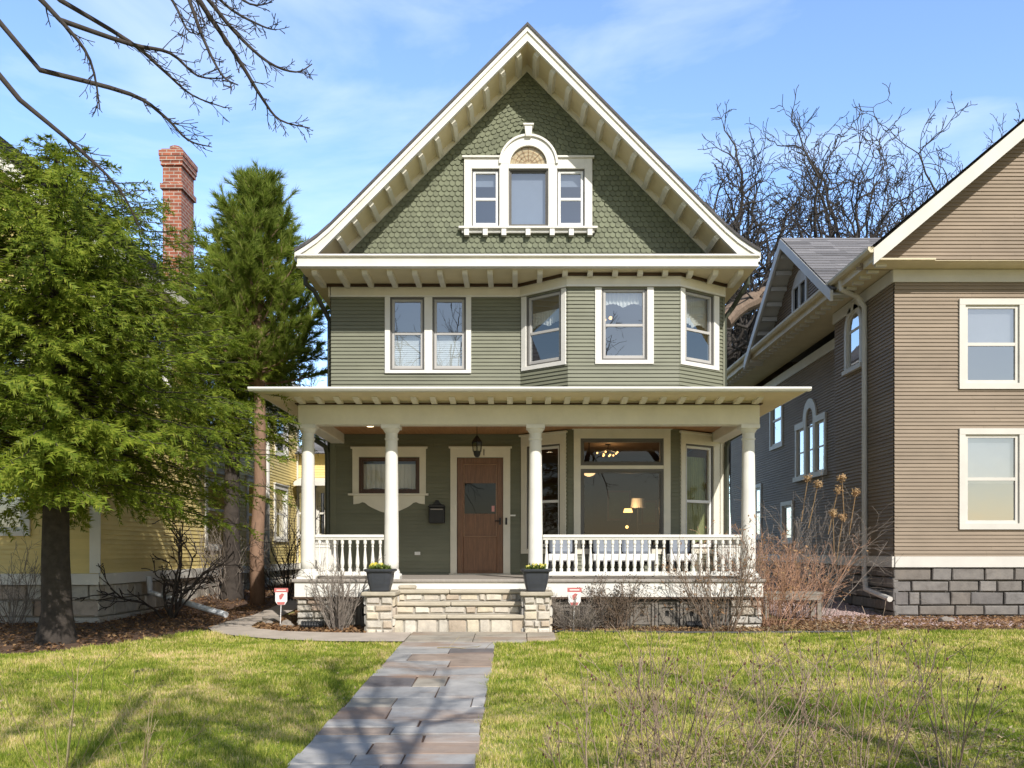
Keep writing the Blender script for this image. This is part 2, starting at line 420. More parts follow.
# ------------------------------------------------------------------ world, sun, camera
scene = bpy.context.scene
SUN = Vector((.42, -1.0, .85)).normalized()
elev = math.asin(SUN.z); azim = math.atan2(SUN.x, SUN.y)
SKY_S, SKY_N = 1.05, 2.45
def make_world():
    w = bpy.data.worlds.new('World'); scene.world = w; w.use_nodes = True
    nt = w.node_tree; nt.nodes.clear()
    out = nt.nodes.new('ShaderNodeOutputWorld'); bg = N(nt, 'ShaderNodeBackground', Strength=.11)
    sky = nt.nodes.new('ShaderNodeTexSky'); sky.sky_type = 'NISHITA'; sky.sun_disc = False
    sky.sun_elevation = elev; sky.sun_rotation = azim; sky.air_density = 1.0; sky.dust_density = .6; sky.ozone_density = 2.2
    tc = nt.nodes.new('ShaderNodeTexCoord'); mp = nt.nodes.new('ShaderNodeMapping')
    mp.inputs['Scale'].default_value = (1.3, 1.3, 4.2); mp.inputs['Rotation'].default_value = (.12, .16, .4)
    nt.links.new(tc.outputs['Generated'], mp.inputs[0])
    n = N(nt, 'ShaderNodeTexNoise', Scale=1.7, Detail=7, Roughness=.55, Distortion=.5); nt.links.new(mp.outputs[0], n.inputs['Vector'])
    # sky brightened northward, warm-tinted southward by direction, shaped to set backdrop and fill light
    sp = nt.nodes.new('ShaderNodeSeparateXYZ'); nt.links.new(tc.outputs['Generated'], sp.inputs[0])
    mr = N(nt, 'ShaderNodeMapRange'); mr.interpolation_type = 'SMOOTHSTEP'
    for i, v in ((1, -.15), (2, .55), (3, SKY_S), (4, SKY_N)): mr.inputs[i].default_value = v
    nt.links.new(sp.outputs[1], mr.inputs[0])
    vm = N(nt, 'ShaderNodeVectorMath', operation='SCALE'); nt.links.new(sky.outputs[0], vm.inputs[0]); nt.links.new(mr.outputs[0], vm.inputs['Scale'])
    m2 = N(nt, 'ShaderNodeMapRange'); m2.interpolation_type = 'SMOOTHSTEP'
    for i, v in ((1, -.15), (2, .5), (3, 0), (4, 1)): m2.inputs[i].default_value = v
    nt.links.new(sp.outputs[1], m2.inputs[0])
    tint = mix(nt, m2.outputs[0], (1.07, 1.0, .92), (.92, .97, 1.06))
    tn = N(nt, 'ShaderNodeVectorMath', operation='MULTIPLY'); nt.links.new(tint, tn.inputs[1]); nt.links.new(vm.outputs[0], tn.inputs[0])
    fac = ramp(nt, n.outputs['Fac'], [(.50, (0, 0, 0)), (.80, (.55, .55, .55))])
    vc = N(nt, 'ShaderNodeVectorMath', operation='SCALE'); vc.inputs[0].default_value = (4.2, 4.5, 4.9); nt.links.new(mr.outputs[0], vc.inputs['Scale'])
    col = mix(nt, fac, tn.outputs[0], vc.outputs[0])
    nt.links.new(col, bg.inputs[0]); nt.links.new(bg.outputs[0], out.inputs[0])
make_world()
sl = bpy.data.lights.new('sun', 'SUN'); sl.energy = 4.3; sl.angle = R(.53); sl.color = (1, .945, .87)
so = bpy.data.objects.new('sun', sl); C.objects.link(so)
so.rotation_euler = (-SUN).to_track_quat('-Z', 'Y').to_euler(); so.location = SUN * 40
cam = bpy.data.cameras.new('camera'); co = bpy.data.objects.new('camera', cam); C.objects.link(co)
co.location = (0, -CAM_D, CAM_Z); co.rotation_euler = (R(90), 0, 0)
cam.sensor_width = 36; cam.lens = 36 * FPX / 1024; cam.shift_y = (HY - 384) / 1024; cam.shift_x = -(VX - 512) / 1024
cam.clip_start = .1; cam.clip_end = 800
scene.camera = co
vs = scene.view_settings; vs.view_transform = 'Standard'; vs.look = 'None'; vs.gamma = 1; vs.use_curve_mapping = False; vs.exposure = .25
scene.cycles.use_denoising = True
scene.cycles.max_bounces = 8; scene.cycles.transparent_max_bounces = 12

# ================================================================== THE GREEN HOUSE
XC = .19                      # the gable's centre line
WY, BY = 2.6, 1.92            # main wall plane, bay front plane
XL, XR = -3.53, 3.91          # house corners
FZ = .79                      # porch floor
house = thing('gabled_house', 'sage green house with steep fish-scale gable and white columned porch', 'house', (XC, 0, 0))
FW, FB = front(WY), front(BY)
BA, BB, BC, BD = (.07, WY), (.93, BY), (2.96, BY), (3.91, WY)
FL, FR_ = Fr.between(BA, BB), Fr.between(BC, BD)      # the bay's slanted faces
def zz(py, y): return CAM_Z - (py - HY) * (y + CAM_D) / FPX
def xx(px, y): return (px - VX) * (y + CAM_D) / FPX

# --- windows -------------------------------------------------------
def casing(mb, fr, u0, u1, z0, z1, l=.13, r=.13, t=.15, b=.12, d=.035, cap=True, sill=True):
    mb.fbox(fr, u0 - l, u0, .004, d, z0, z1); mb.fbox(fr, u1, u1 + r, .004, d, z0, z1)
    if t: mb.fbox(fr, u0 - l, u1 + r, .004, d + .003, z1, z1 + t)
    if b: mb.fbox(fr, u0 - l, u1 + r, .004, d + .003, z0 - b, z0)
    if cap and t: mb.fbox(fr, u0 - l - .03, u1 + r + .03, .004, d + .035, z1 + t, z1 + t + .035)
def ring(mb, fr, u0, u1, z0, z1, w, d0, d1, wb=None):
    wb = wb or w
    mb.fbox(fr, u0, u0 + w, d0, d1, z0, z1); mb.fbox(fr, u1 - w, u1, d0, d1, z0, z1)
    mb.fbox(fr, u0 + w, u1 - w, d0, d1 - .001, z1 - w, z1); mb.fbox(fr, u0 + w, u1 - w, d0, d1 - .001, z0, z0 + wb)
def hung(win, fr, u0, u1, z0, z1, zm, dark='sash_dark', white='sash_white', dw=.032, sw=.045, glass='pane', blind=None, rail=True):
    """storm frame, sashes, glass and what hangs behind the glass of one window opening"""
    m = MB(); ring(m, fr, u0, u1, z0, z1, dw, -.08, .012); m.build('storm_frame', dark, win)
    a0, a1, b0, b1 = u0 + dw, u1 - dw, z0 + dw, z1 - dw
    m = MB(); ring(m, fr, a0, a1, b0, b1, sw, -.075, -.012, sw * 1.3)
    if rail: m.fbox(fr, a0 + sw, a1 - sw, -.073, -.008, zm - .025, zm + .025)
    m.build('sash', white, win, bevel=.004)
    m = MB(); w = fr.w
    if rail:
        m.quad(w(a0, -.05, zm), w(a1, -.05, zm), w(a1, -.05, b1), w(a0, -.05, b1)); m.quad(w(a0, -.03, b0), w(a1, -.03, b0), w(a1, -.03, zm), w(a0, -.03, zm))
    else: m.quad(w(a0, -.04, b0), w(a1, -.04, b0), w(a1, -.04, b1), w(a0, -.04, b1))
    m.build('pane', glass, win, recalc=False)
    if blind:
        m = MB(); kind, p0, p1 = blind
        if kind == 'slats':
            z = p0
            while z < p1:
                m.add([w(u0 + .04, -.112, z), w(u1 - .04, -.112, z), w(u1 - .04, -.12, z + .037), w(u0 + .04, -.12, z + .037)], [(0, 1, 2, 3)]); z += .04
            m.build('blind', 'blind', win, recalc=False)
        elif kind == 'shade':
            m.fbox(fr, u0 + .04, u1 - .04, -.14, -.13, p0, p1); m.build('blind', 'shade_slate' if kind == 'shade' else 'blind', win)
        else:
            # cloth gathered into folds, scalloped hem
            n = 40; t0, t1 = u0 + .02, u1 - .02
            for i in range(n):
                ua, ub = t0 + (t1 - t0) * i / n, t0 + (t1 - t0) * (i + 1) / n
                fa, fb = .02 * math.sin(i * 1.9), .02 * math.sin((i + 1) * 1.9)
                ha = p0 + .07 * abs(math.sin(math.pi * 2 * i / n)); hb = p0 + .07 * abs(math.sin(math.pi * 2 * (i + 1) / n))
                m.add([w(ua, -.16 + fa, ha), w(ub, -.16 + fb, hb), w(ub, -.16 + fb * .4, p1), w(ua, -.16 + fa * .4, p1)], [(0, 1, 2, 3)])
            m.build('curtain', 'curtain_green' if kind == 'green' else 'curtain', win, recalc=False)

OPS = []                                    # openings in the flat front wall
# upper pair of windows
z0, z1, zm = zz(370.5, WY), zz(297.5, WY), zz(333.5, WY)
pair = [(xx(390.3, WY), xx(424.5, WY)), (xx(432.5, WY), xx(466, WY))]
for i, (a, b) in enumerate(pair):
    OPS.append((a, b, z0, z1))
    m = MB()
    if i == 0:
        m.fbox(FW, a - .10, a, .018, .045, z0, z1); m.fbox(FW, a - .10, pair[1][1] + .10, .018, .048, z0 - .06, z0)
        m.fbox(FW, b, pair[1][0], .018, .045, z0, z1)
    else: m.fbox(FW, b, b + .10, .018, .045, z0, z1)
    win = m.build('window', 'trim_white', house, bevel=.004)
    hung(win, FW, a, b, z0, z1, zm, white='sash_grey', blind=('slats', z0 + .05, zm - .05 if i == 0 else zm + .0))
# small porch window with its scalloped apron
a, b, z0, z1 = xx(359, WY), xx(419.7, WY), zz(493.8, WY), zz(457, WY)
OPS.append((a, b, z0, z1)); m = MB()
casing(m, FW, a, b, z0, z1, .12, .12, .155, 0, .04)
m.fbox(FW, a - .19, b + .17, .004, .11, z0 - .035, z0)
u0, u1 = a - .10, b + .10; cu = (a + b) / 2
ap = [(u0, z0 - .036), (u1, z0 - .036), (u1, z0 - .20)]
for i in range(21):
    s = 1 - i / 10.0                         # from right to left
    u = cu + s * (u1 - u0 - .22) / 2
    ap.append((u, z0 - .20 - .17 * (.5 + .5 * math.cos(math.pi * min(1, abs(s)))) - (.0 if abs(s) < .999 else 0) + .05 * math.exp(-((abs(s) - .86) / .13) ** 2)))
ap.append((u0, z0 - .20))
m.prism(FW, ap, .017, .045)
win = m.build('window', 'trim', house)
hung(win, FW, a, b, z0, z1, 0, 'sash_brown', 'sash_brown', .05, .03, 'pane_porch', ('cloth', z0 + .05, z1 - .12), rail=False)
# front door
a, b, z0, z1 = xx(457, WY), xx(503.2, WY), FZ + .02, zz(457.5, WY)
OPS.append((a, b, FZ - .1, z1)); m = MB()
casing(m, FW, a, b, z0, z1, .125, .135, .17, 0, .04)
m.fbox(FW, a - .15, b + .15, .004, .10, FZ + .001, FZ + .022)
m.build('door_casing', 'trim', house, bevel=.004)
m = MB(); ring(m, FW, a + .004, b - .004, z0 + .004, z1 - .004, .115, -.07, -.015, .05)
u0, u1 = a + .12, b - .12
m.fbox(FW, u0, u1, -.06, -.03, z0 + .052, z0 + .70)
door = m.build('door', 'door_wood', house, bevel=.004)
zr = [z0 + .72, z0 + 1.14, z0 + 1.72, z1 - .12]
for q0, q1 in ((0, 1), (2, 3)):
    m = MB(); m.fbox(FW, u0, u1, -.06, -.035, zr[q0], zr[q1]); m.build('panel', 'door_wood', door)
m = MB(); ring(m, FW, u0 + .002, u1 - .002, zr[0] - .02, zr[3] - .002, .018, -.034, -.008); m.build('panel_frame', 'door_wood_light', door)
m = MB(); w = FW.w; m.quad(w(u0, -.045, zr[1]), w(u1, -.045, zr[1]), w(u1, -.045, zr[2]), w(u0, -.045, zr[2])); m.build('pane', 'pane_dark', door, recalc=False)
m = MB(); m.fbox(FW, u1 - .10, u1 - .045, -.044, -.04, zr[1] + .04, zr[1] + .15); m.build('sticker', 'sticker_red', door)
m = MB(); m.fbox(FW, b - .075, b - .045, -.014, .02, z0 + .93, z0 + 1.06); m.tube([w(b - .06, .02, z0 + 1.0), w(b - .06, .06, z0 + 1.0), w(b - .15, .06, z0 + 1.0)], .012, 8); m.build('handle', 'black_metal', door)
m = MB(); m.fbox(FW, b + .04, b + .075, .041, .062, z0 + .93, z0 + 1.06); m.build('doorbell', 'black_metal', house)
m = MB(); m.fbox(FW, xx(504, WY) + .11, xx(504, WY) + .22, .016, .03, 1.9, 1.93); m.build('nameplate', 'gutter_white', house)
m = MB(); m.fbox(FW, xx(414.8, WY), xx(420.4, WY), .016, .03, zz(555, WY), zz(551.8, WY)); m.build('wall_outlet', 'gutter_white', house)
# the number on the door head
cu = bpy.data.curves.new('number', 'FONT'); cu.body = '1'; cu.size = .165; cu.extrude = .004; cu.align_x = 'CENTER'; cu.align_y = 'CENTER'
to = bpy.data.objects.new('number_text', cu); C.objects.link(to)
dg = bpy.context.evaluated_depsgraph_get(); me = bpy.data.meshes.new_from_object(to.evaluated_get(dg)); bpy.data.objects.remove(to)
no = bpy.data.objects.new('house_number', me); C.objects.link(no); no.parent = house; no.rotation_euler = (R(90), 0, 0)
no.location = Vector((xx(484, WY), WY - .05, zz(453, WY))) - Vector(WL[house.name]); me.materials.clear(); me.materials.append(MATS['black_metal']); WL[no.name] = WL[house.name]

# bay windows: (frame, u0, u1, z0, z1, zm, storey)
def bay(fr, u0, u1, z0, z1, zm, ops, up, **kw):
    ops.append((u0, u1, z0, z1)); m = MB()
    if up: casing(m, fr, u0, u1, z0, z1, kw.get('l', .12), kw.get('r', .12), 0, .075, .035, False)
    else: casing(m, fr, u0, u1, z0, z1, kw.get('l', .12), kw.get('r', .12), .19, .09, .035, True)
    win = m.build('window', 'trim_white' if up else 'trim', house, bevel=.004)
    hung(win, fr, u0, u1, z0, z1, zm, kw.get('dark', 'sash_dark'), white='sash_grey' if up else 'sash_white', glass='pane' if up else 'pane_porch', blind=kw.get('blind'), dw=kw.get('dw', .032), sw=kw.get('sw', .045))
    return win
ZT = 6.245; ZFB = 6.055                     # frieze top and bottom
opF, opL, opR = [], [], []
zu0, zu1, zum = 4.72, 6.045, 5.325
bay(FB, xx(601.5, BY), xx(647, BY), zu0, zu1, 5.36, opF, True, blind=('cloth', 5.72, 6.03))
bay(FL, .15, FL.L - .135, zu0, zu1, zum, opL, True, l=.115, r=.105, blind=('cloth', 5.45, 5.75))
bay(FR_, .13, FR_.L - .27, zu0, zu1, zum, opR, True, l=.115, r=.14, blind=('cloth', 5.42, 6.03))
# lower bay: a wide picture window under a transom, a hung window each side
a, b = xx(580.5, BY), xx(663.5, BY)
zb, zt0, zt1, zk = 1.28, zz(465.5, BY), zz(438.5, BY), zz(469, BY)
opF.append((a, b, zb, zt1)); m = MB()
casing(m, FB, a, b, zb, zt1, .125, .125, .16, .1, .035)
m.fbox(FB, a, b, -.04, .03, zk, zt0)
win = m.build('window', 'trim', house, bevel=.004)
hung(win, FB, a, b, zt0, zt1, 0, glass='pane_porch', dw=.035, sw=.03, white='sash_dark', rail=False)
m = MB(); ring(m, FB, a, b, zb, zk, .04, -.08, .012); ring(m, FB, a + .04, b - .04, zb + .04, zk - .04, .03, -.07, -.02); m.build('picture_sash', 'sash_dark', win)
m = MB(); w = FB.w; m.quad(w(a, -.04, zb), w(b, -.04, zb), w(b, -.04, zk), w(a, -.04, zk)); m.build('pane', 'pane_porch', win, recalc=False)
zs1 = zz(443, BY)
bay(FL, .16, FL.L - .16, zb, zs1, 2.16, opL, False, l=.13, r=.13, dw=.03)
bay(FR_, .14, FR_.L - .28, zb, zs1, 2.16, opR, False, l=.12, r=.16, blind=('green', 1.35, 3.0), dw=.03)

# --- walls ---------------------------------------------------------
m = MB()
siding(m, FW, XL, BA[0], FZ - .02, 6.26, OPS)
siding(m, FL, -.01, FL.L + .012, FZ - .02, 6.26, opL); siding(m, FB, BB[0] - .008, BC[0] + .008, FZ - .02, 6.26, opF)
siding(m, FR_, -.012, FR_.L, FZ - .02, 6.26, opR)
siding(m, Fr(XL, 14, 0, -1, -1, 0), 0, 14 - WY + .014, .45, 6.3, [(6, 7, 4.6, 6.0), (9.0, 9.8, 4.6, 6.0)])
siding(m, Fr(XR, WY, 0, 1, 1, 0), -.014, 14 - WY, .45, 6.3, [(2, 2.9, 4.6, 6.0), (5, 6, 4.6, 6.0)])
m.quad((XL, 14, 0), (XR, 14, 0), (XR, 14, 6.3), (XL, 14, 6.3))
m.build('wall', 'siding_green', house, recalc=False)
m = MB()                                   # side windows, each a unit of its own
for fr, u0, u1 in ((Fr(XL, 14, 0, -1, -1, 0), 6, 7), (Fr(XL, 14, 0, -1, -1, 0), 9, 9.8), (Fr(XR, WY, 0, 1, 1, 0), 2, 2.9), (Fr(XR, WY, 0, 1, 1, 0), 5, 6)):
    mm = MB(); casing(mm, fr, u0, u1, 4.6, 6.0, .12, .12, .05, .08, .035, False); win = mm.build('window', 'trim_white', house)
    hung(win, fr, u0, u1, 4.6, 6.0, 5.3)
m = MB(); m.fbox(FW, XL - .02, XL + .09, .0, .03, FZ, 3.46); m.build('corner_board', 'siding_green', house)
m = MB(); m.fbox(Fr(XR, WY, 0, 1, 1, 0), -.03, .10, .0, .035, 4.2, ZFB - .002); m.build('corner_board', 'siding_green', house)
m = MB(); m.fbox(Fr.between(BC, BD), FR_.L - .10, FR_.L + .015, .016, .036, 1.0, 3.4); m.build('corner_board', 'trim', house)
# sealed rooms behind the glass
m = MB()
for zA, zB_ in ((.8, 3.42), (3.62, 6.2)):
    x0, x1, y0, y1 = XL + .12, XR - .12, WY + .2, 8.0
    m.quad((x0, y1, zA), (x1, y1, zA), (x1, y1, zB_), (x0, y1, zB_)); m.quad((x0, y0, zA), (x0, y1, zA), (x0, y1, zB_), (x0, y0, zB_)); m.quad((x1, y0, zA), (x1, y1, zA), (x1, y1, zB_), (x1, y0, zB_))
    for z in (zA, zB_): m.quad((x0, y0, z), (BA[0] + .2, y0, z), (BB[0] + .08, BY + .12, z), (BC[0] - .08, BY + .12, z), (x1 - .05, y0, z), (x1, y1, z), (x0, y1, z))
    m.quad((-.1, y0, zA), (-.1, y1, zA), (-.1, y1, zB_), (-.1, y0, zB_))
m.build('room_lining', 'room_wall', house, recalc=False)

m = MB(); RW = front(7.99)
m.fbox(RW, 1.0, 1.9, 0, .03, .8, 2.9); m.build('inner_doorway', 'black_metal', house)
for u0, u1, p0, p1 in ((2.25, 2.85, 2.0, 2.75), (3.1, 3.5, 1.9, 2.5), (.2, .7, 2.0, 2.6)):
    m = MB(); ring(m, RW, u0, u1, p0, p1, .05, 0, .04); pf = m.build('picture_frame', 'door_wood_light', house)
    m = MB(); m.fbox(RW, u0 + .05, u1 - .05, 0, .02, p0 + .05, p1 - .05); m.build('picture', 'curtain_green', pf)
# --- upper frieze, bed mould, cornice ------------------------------
def along_front(name, mat, zA, zB_, d0, d1, ext=0.0, bevel=0):
    m = MB()
    pts = [(XL - ext, WY), (BA[0], WY), BB, BC, BD]
    def offs(d):
        out = []
        for i, p in enumerate(pts):
            ns = []
            for j in (i - 1, i):
                if 0 <= j < len(pts) - 1:
                    f = Fr.between(pts[j], pts[j + 1]); ns.append(f.n)
            if len(ns) == 1: out.append((p[0] + ns[0][0] * d, p[1] + ns[0][1] * d))
            else:
                nx, ny = ns[0][0] + ns[1][0], ns[0][1] + ns[1][1]; k = 1 + ns[0][0] * ns[1][0] + ns[0][1] * ns[1][1]
                out.append((p[0] + nx * d / k, p[1] + ny * d / k))
        return out
    A, B = offs(d0), offs(d1)
    m.slab(B + A[::-1], zA, zB_) if False else None
    for i in range(len(pts) - 1):
        q = [B[i], B[i + 1], A[i + 1], A[i]]
        m.slab(q, zA, zB_)
    return m.build(name, mat, house, bevel=bevel)
along_front('frieze_board', 'trim', ZFB, ZT - .001, .017, .045)
along_front('frieze_bead', 'trim_white', ZFB - .002, ZFB + .03, .046, .066)
along_front('bed_moulding', 'bed_brown', ZT, 6.298, .0, .075)
def sideframe(right): return Fr(XR, WY, 0, 1, 1, 0) if right else Fr(XL, WY, 0, 1, -1, 0)
for rt in (0, 1):
    m = MB(); m.fbox(sideframe(rt), -.045, 11.4, .017, .045, ZFB, ZT); m.build('frieze_board', 'trim', house)
    m = MB(); m.fbox(sideframe(rt), -.075, 11.4, .0, .07, ZT + .001, 6.298); m.build('bed_moulding', 'bed_brown', house)
CY = 1.55                                   # front of the cornice
hw = 4.09
m = MB(); m.fbox(front(CY), XC - hw, XC + hw, -.10, 0, 6.33, 6.49); m.build('cornice_fascia', 'trim', house)
m = MB(); m.fbox(front(CY), XC - hw - .03, XC + hw + .03, -.10, .035, 6.305, 6.338); m.build('cornice_bead', 'trim_white', house, bevel=.006)
m = MB(); m.fbox(front(CY), XC - hw - .045, XC + hw + .045, -.12, .05, 6.488, 6.525); m.build('cornice_crown', 'trim_white', house, bevel=.008)
m = MB(); m.slab([(XC - hw - .02, CY - .02), (XC + hw + .02, CY - .02), (XC + hw + .02, WY + .1), (XC - hw - .02, WY + .1)], 6.5255, lambda x, y: 6.535 + max(0, (y - CY)) * .03); m.build('cornice_cover', 'shingle', house)
m = MB(); m.box(XC - hw + .01, XC + hw - .01, CY + .1, WY, 6.30, 6.328); m.box(XC - hw + .01, XL, WY, 14, 6.30, 6.328); m.box(XR, XC + hw - .01, WY, 14, 6.30, 6.328)
m.build('soffit', 'soffit', house)
for s in (-1, 1):
    m = MB(); x = XC + s * hw
    m.box(min(x, x + s * .02), max(x, x + s * .02), CY + .002, 14, 6.335, 6.50); m.build('cornice_fascia', 'trim', house)
    m = MB(); g = [(0, 0), (.10, 0), (.13, .05), (.13, .10), (0, .10)]
    fr = Fr(x + s * .021, 1.85, 0, 1, s, 0)
    m.add([(x + s * (.021 + u), y, 6.50 + z) for y in (1.86, 14) for u, z in g], [tuple(range(5)), tuple(range(9, 4, -1))] + [(i, (i + 1) % 5, (i + 1) % 5 + 5, i + 5) for i in range(5)])
    m.build('gutter', 'gutter_white', house)
# brackets under the cornice
proto_b = None
def bracket_at(x, y0, y1, z, wdt=.095, h=.085):
    m = MB(); x0, x1 = x - wdt / 2, x + wdt / 2
    prof = [(y0, z), (y1, z), (y1, z - h), (y0 + .06, z - h), (y0 + .02, z - h * .75), (y0, z - h * .3)]
    n = len(prof)
    m.add([(xx_, y, q) for xx_ in (x0, x1) for y, q in prof], [tuple(range(n)), tuple(range(2 * n - 1, n - 1, -1))] + [(i, (i + 1) % n, (i + 1) % n + n, i + n) for i in range(n)])
    return m.build('bracket', 'trim', house)
for i in range(18):
    x = XC + (i - 8.5) * .452
    yb = WY
    if BA[0] < x < BD[0]:
        if x < BB[0]: yb = WY + (x - BA[0]) / (BB[0] - BA[0]) * (BY - WY)
        elif x > BC[0]: yb = BY + (x - BC[0]) / (BD[0] - BC[0]) * (WY - BY)
        else: yb = BY
    bracket_at(x, CY + .14, yb - .08, 6.2995)

# --- gable ---------------------------------------------------------
SL = 1.015
def ztop(dx): return 10.45 - SL * abs(dx)
gwu0, gwu1, gwz0, gwz1 = xx(471.9, WY), xx(584.4, WY), zz(227.6, WY), zz(170, WY)
m = MB()
m.prism(FW, [(XC - 3.72, 6.50), (gwu0, 6.50), (gwu0, ztop(gwu0 - XC)), (XC - 3.72, ztop(3.72))], -.15, -.01); m.prism(FW, [(gwu1, 6.50), (XC + 3.72, 6.50), (XC + 3.72, ztop(3.72)), (gwu1, ztop(gwu1 - XC))], -.15, -.01)
m.prism(FW, [(gwu0, 6.50), (gwu1, 6.50), (gwu1, gwz0), (gwu0, gwz0)], -.15, -.01); m.prism(FW, [(gwu0, gwz1), (gwu1, gwz1), (gwu1, ztop(gwu1 - XC)), (XC, 10.45), (gwu0, ztop(gwu0 - XC))], -.15, -.01)
gwall = m.build('gable_wall', 'scale_green', house)
# fish-scale shingles: real tabs in courses that rise over the arched window
m = MB(); RH, TW = .098, .105
awx, awz = XC + .01, zz(164.6, WY)
def lift(x, z):
    k = max(0, min(1, (z - 7.95) / .75)) * max(0, min(1, (10.2 - z) / 1.2))
    return .30 * k * math.exp(-((x - awx) / .62) ** 2)
wx0, wx1, wz0, wz1 = xx(466, WY), xx(590, WY), zz(231, WY), zz(159, WY)
for r in range(42):
    zb_ = 6.50 + r * RH
    half = (10.45 - zb_) / SL
    nt_ = int(half / TW) + 2
    for c in range(-nt_, nt_ + 1):
        x = XC + (c + .5 * (r % 2)) * TW + rnd.uniform(-.004, .004)
        if abs(x - XC) > min(3.75, half + .02): continue
        if wx0 - .02 < x < wx1 + .02 and wz0 < zb_ and zb_ + RH < wz1: continue
        if (x - awx) ** 2 + (zb_ + .06 - awz) ** 2 < .44 ** 2: continue
        L = RH * 1.35; hw_ = TW * .5 - .003; pts = []
        j = rnd.uniform(-.004, .004)
        for a in range(7):
            th = math.pi + math.pi * a / 6
            pts.append((x + hw_ * math.cos(th), zb_ + .047 + .047 * math.sin(th) + j))
        pts += [(x + hw_, zb_ + L), (x - hw_, zb_ + L)]
        zt_ = 10.45
        vs_ = []
        for (u, z) in pts:
            z2 = z + lift(u, z); z2 = min(z2, 10.46 - SL * abs(u - XC))
            d = .004 + .024 * max(0, (zb_ + L - z) / L)
            vs_.append((u, d, z2))
        n = len(vs_)
        m.add([FW.w(u, d, z) for u, d, z in vs_] + [FW.w(u, d - .012, z) for u, d, z in vs_], [tuple(range(n))] + [(i, i + n, i + 1 + n, i + 1) for i in range(6)])
m.build('fish_scale_shingles', 'scale_green', house, recalc=False)
# rake: crown, fascia, bead, soffit, wall trim
YR = 1.77
FRK = front(YR)
flare = [(0, 10.71), (3.3, 10.71 - SL * 3.3), (3.58, 7.085), (3.80, 6.895), (4.0, 6.755), (4.2, 6.635)]
low = lambda dx, o=0.0: 10.45 - o - SL * abs(dx)
def rake(name, mat, outer_off, inner_off, d0, d1, full=False):
    m = MB()
    for s in (-1, 1):
        ou = [(XC + s * u, z - outer_off) for u, z in flare]
        if inner_off is None: inn = [(XC + s * min(u, 3.84), max(6.53, 10.45 - SL * min(u, 3.84))) for u, z in flare]
        else: inn = [(XC + s * u, z - inner_off) for u, z in flare]
        m.strip(FRK, ou, inn, d0, d1)
    return m.build(name, mat, house)
rake('rake_crown', 'trim_white', .005, .095, -.02, .05)
rake('rake_fascia', 'trim', .0951, None, -.03, .02)
m = MB()
for s in (-1, 1):
    q = [(0, 10.49), (3.85, 10.49 - SL * 3.85)]; q2 = [(0, 10.445), (3.85, 10.445 - SL * 3.85)]
    m.strip(FRK, [(XC + s * u, z) for u, z in q], [(XC + s * u, z) for u, z in q2], -.035, .038)
m.build('rake_bead', 'trim_white', house)
m = MB()
for s in (-1, 1):
    q = [(0, 10.50), (3.9, 10.50 - SL * 3.9)]; q2 = [(0, 10.462), (3.9, 10.462 - SL * 3.9)]
    m.strip(FRK, [(XC + s * u, z) for u, z in q], [(XC + s * u, z) for u, z in q2], -.95, -.0361)
m.build('rake_soffit', 'soffit', house)
m = MB()
for s in (-1, 1):
    q = [(0, 10.4615), (3.85, 10.4615 - SL * 3.85)]; q2 = [(0, 10.33), (3.85, 10.33 - SL * 3.85)]
    m.strip(FW, [(XC + s * u, z) for u, z in q], [(XC + s * u, z) for u, z in q2], .022, .06)
m.build('rake_wall_trim', 'trim', house)
# brackets along the rakes
ca = math.cos(math.atan(SL)); sa = math.sin(math.atan(SL))
for s in (-1, 1):
    for i in range(12):
        dx = .19 + i * .297
        if dx > 3.7: break
        m = MB(); cx, cz = XC + s * dx, 10.462 - SL * dx
        tx, tz = s * ca, -sa; nx, nz = -s * sa, -ca     # along the rake, and down from the soffit
        prof = [(YR + .05, 0), (WY - .065, 0), (WY - .065, .085), (YR + .15, .085), (YR + .07, .06)]
        n = len(prof); vs_ = []
        for e in (-.048, .048):
            for y, h in prof: vs_.append((cx + tx * e + nx * h, y, cz + tz * e + nz * h))
        m.add(vs_, [tuple(range(n)), tuple(range(2 * n - 1, n - 1, -1))] + [(i2, (i2 + 1) % n, (i2 + 1) % n + n, i2 + n) for i2 in range(n)])
        m.build('bracket', 'trim', house)
# roof slopes
m = MB()
for s in (-1, 1):
    for i in range(len(flare) - 1):
        (u0, p0), (u1, p1) = flare[i], flare[i + 1]
        q = [(XC + s * u0, p0 + .055), (XC + s * u1, p1 + .05), (XC + s * u1, p1 - .004), (XC + s * u0, p0 - .004)]
        ya, yb_ = YR - .075, 14.4
        m.add([(u, y, z) for y in (ya, yb_) for u, z in q], [(0, 1, 2, 3), (7, 6, 5, 4), (0, 4, 5, 1), (2, 6, 7, 3)] + ([(1, 5, 6, 2)] if i == len(flare) - 2 else []))
roof = m.build('roof', 'shingle', house)
m = MB(); m.prism(front(14.0), [(XC - 3.72, 6.2), (XC + 3.72, 6.2), (XC + 3.72, ztop(3.72)), (XC, 10.45), (XC - 3.72, ztop(3.72))], -.05, 0); m.build('rear_gable', 'siding_green', house)

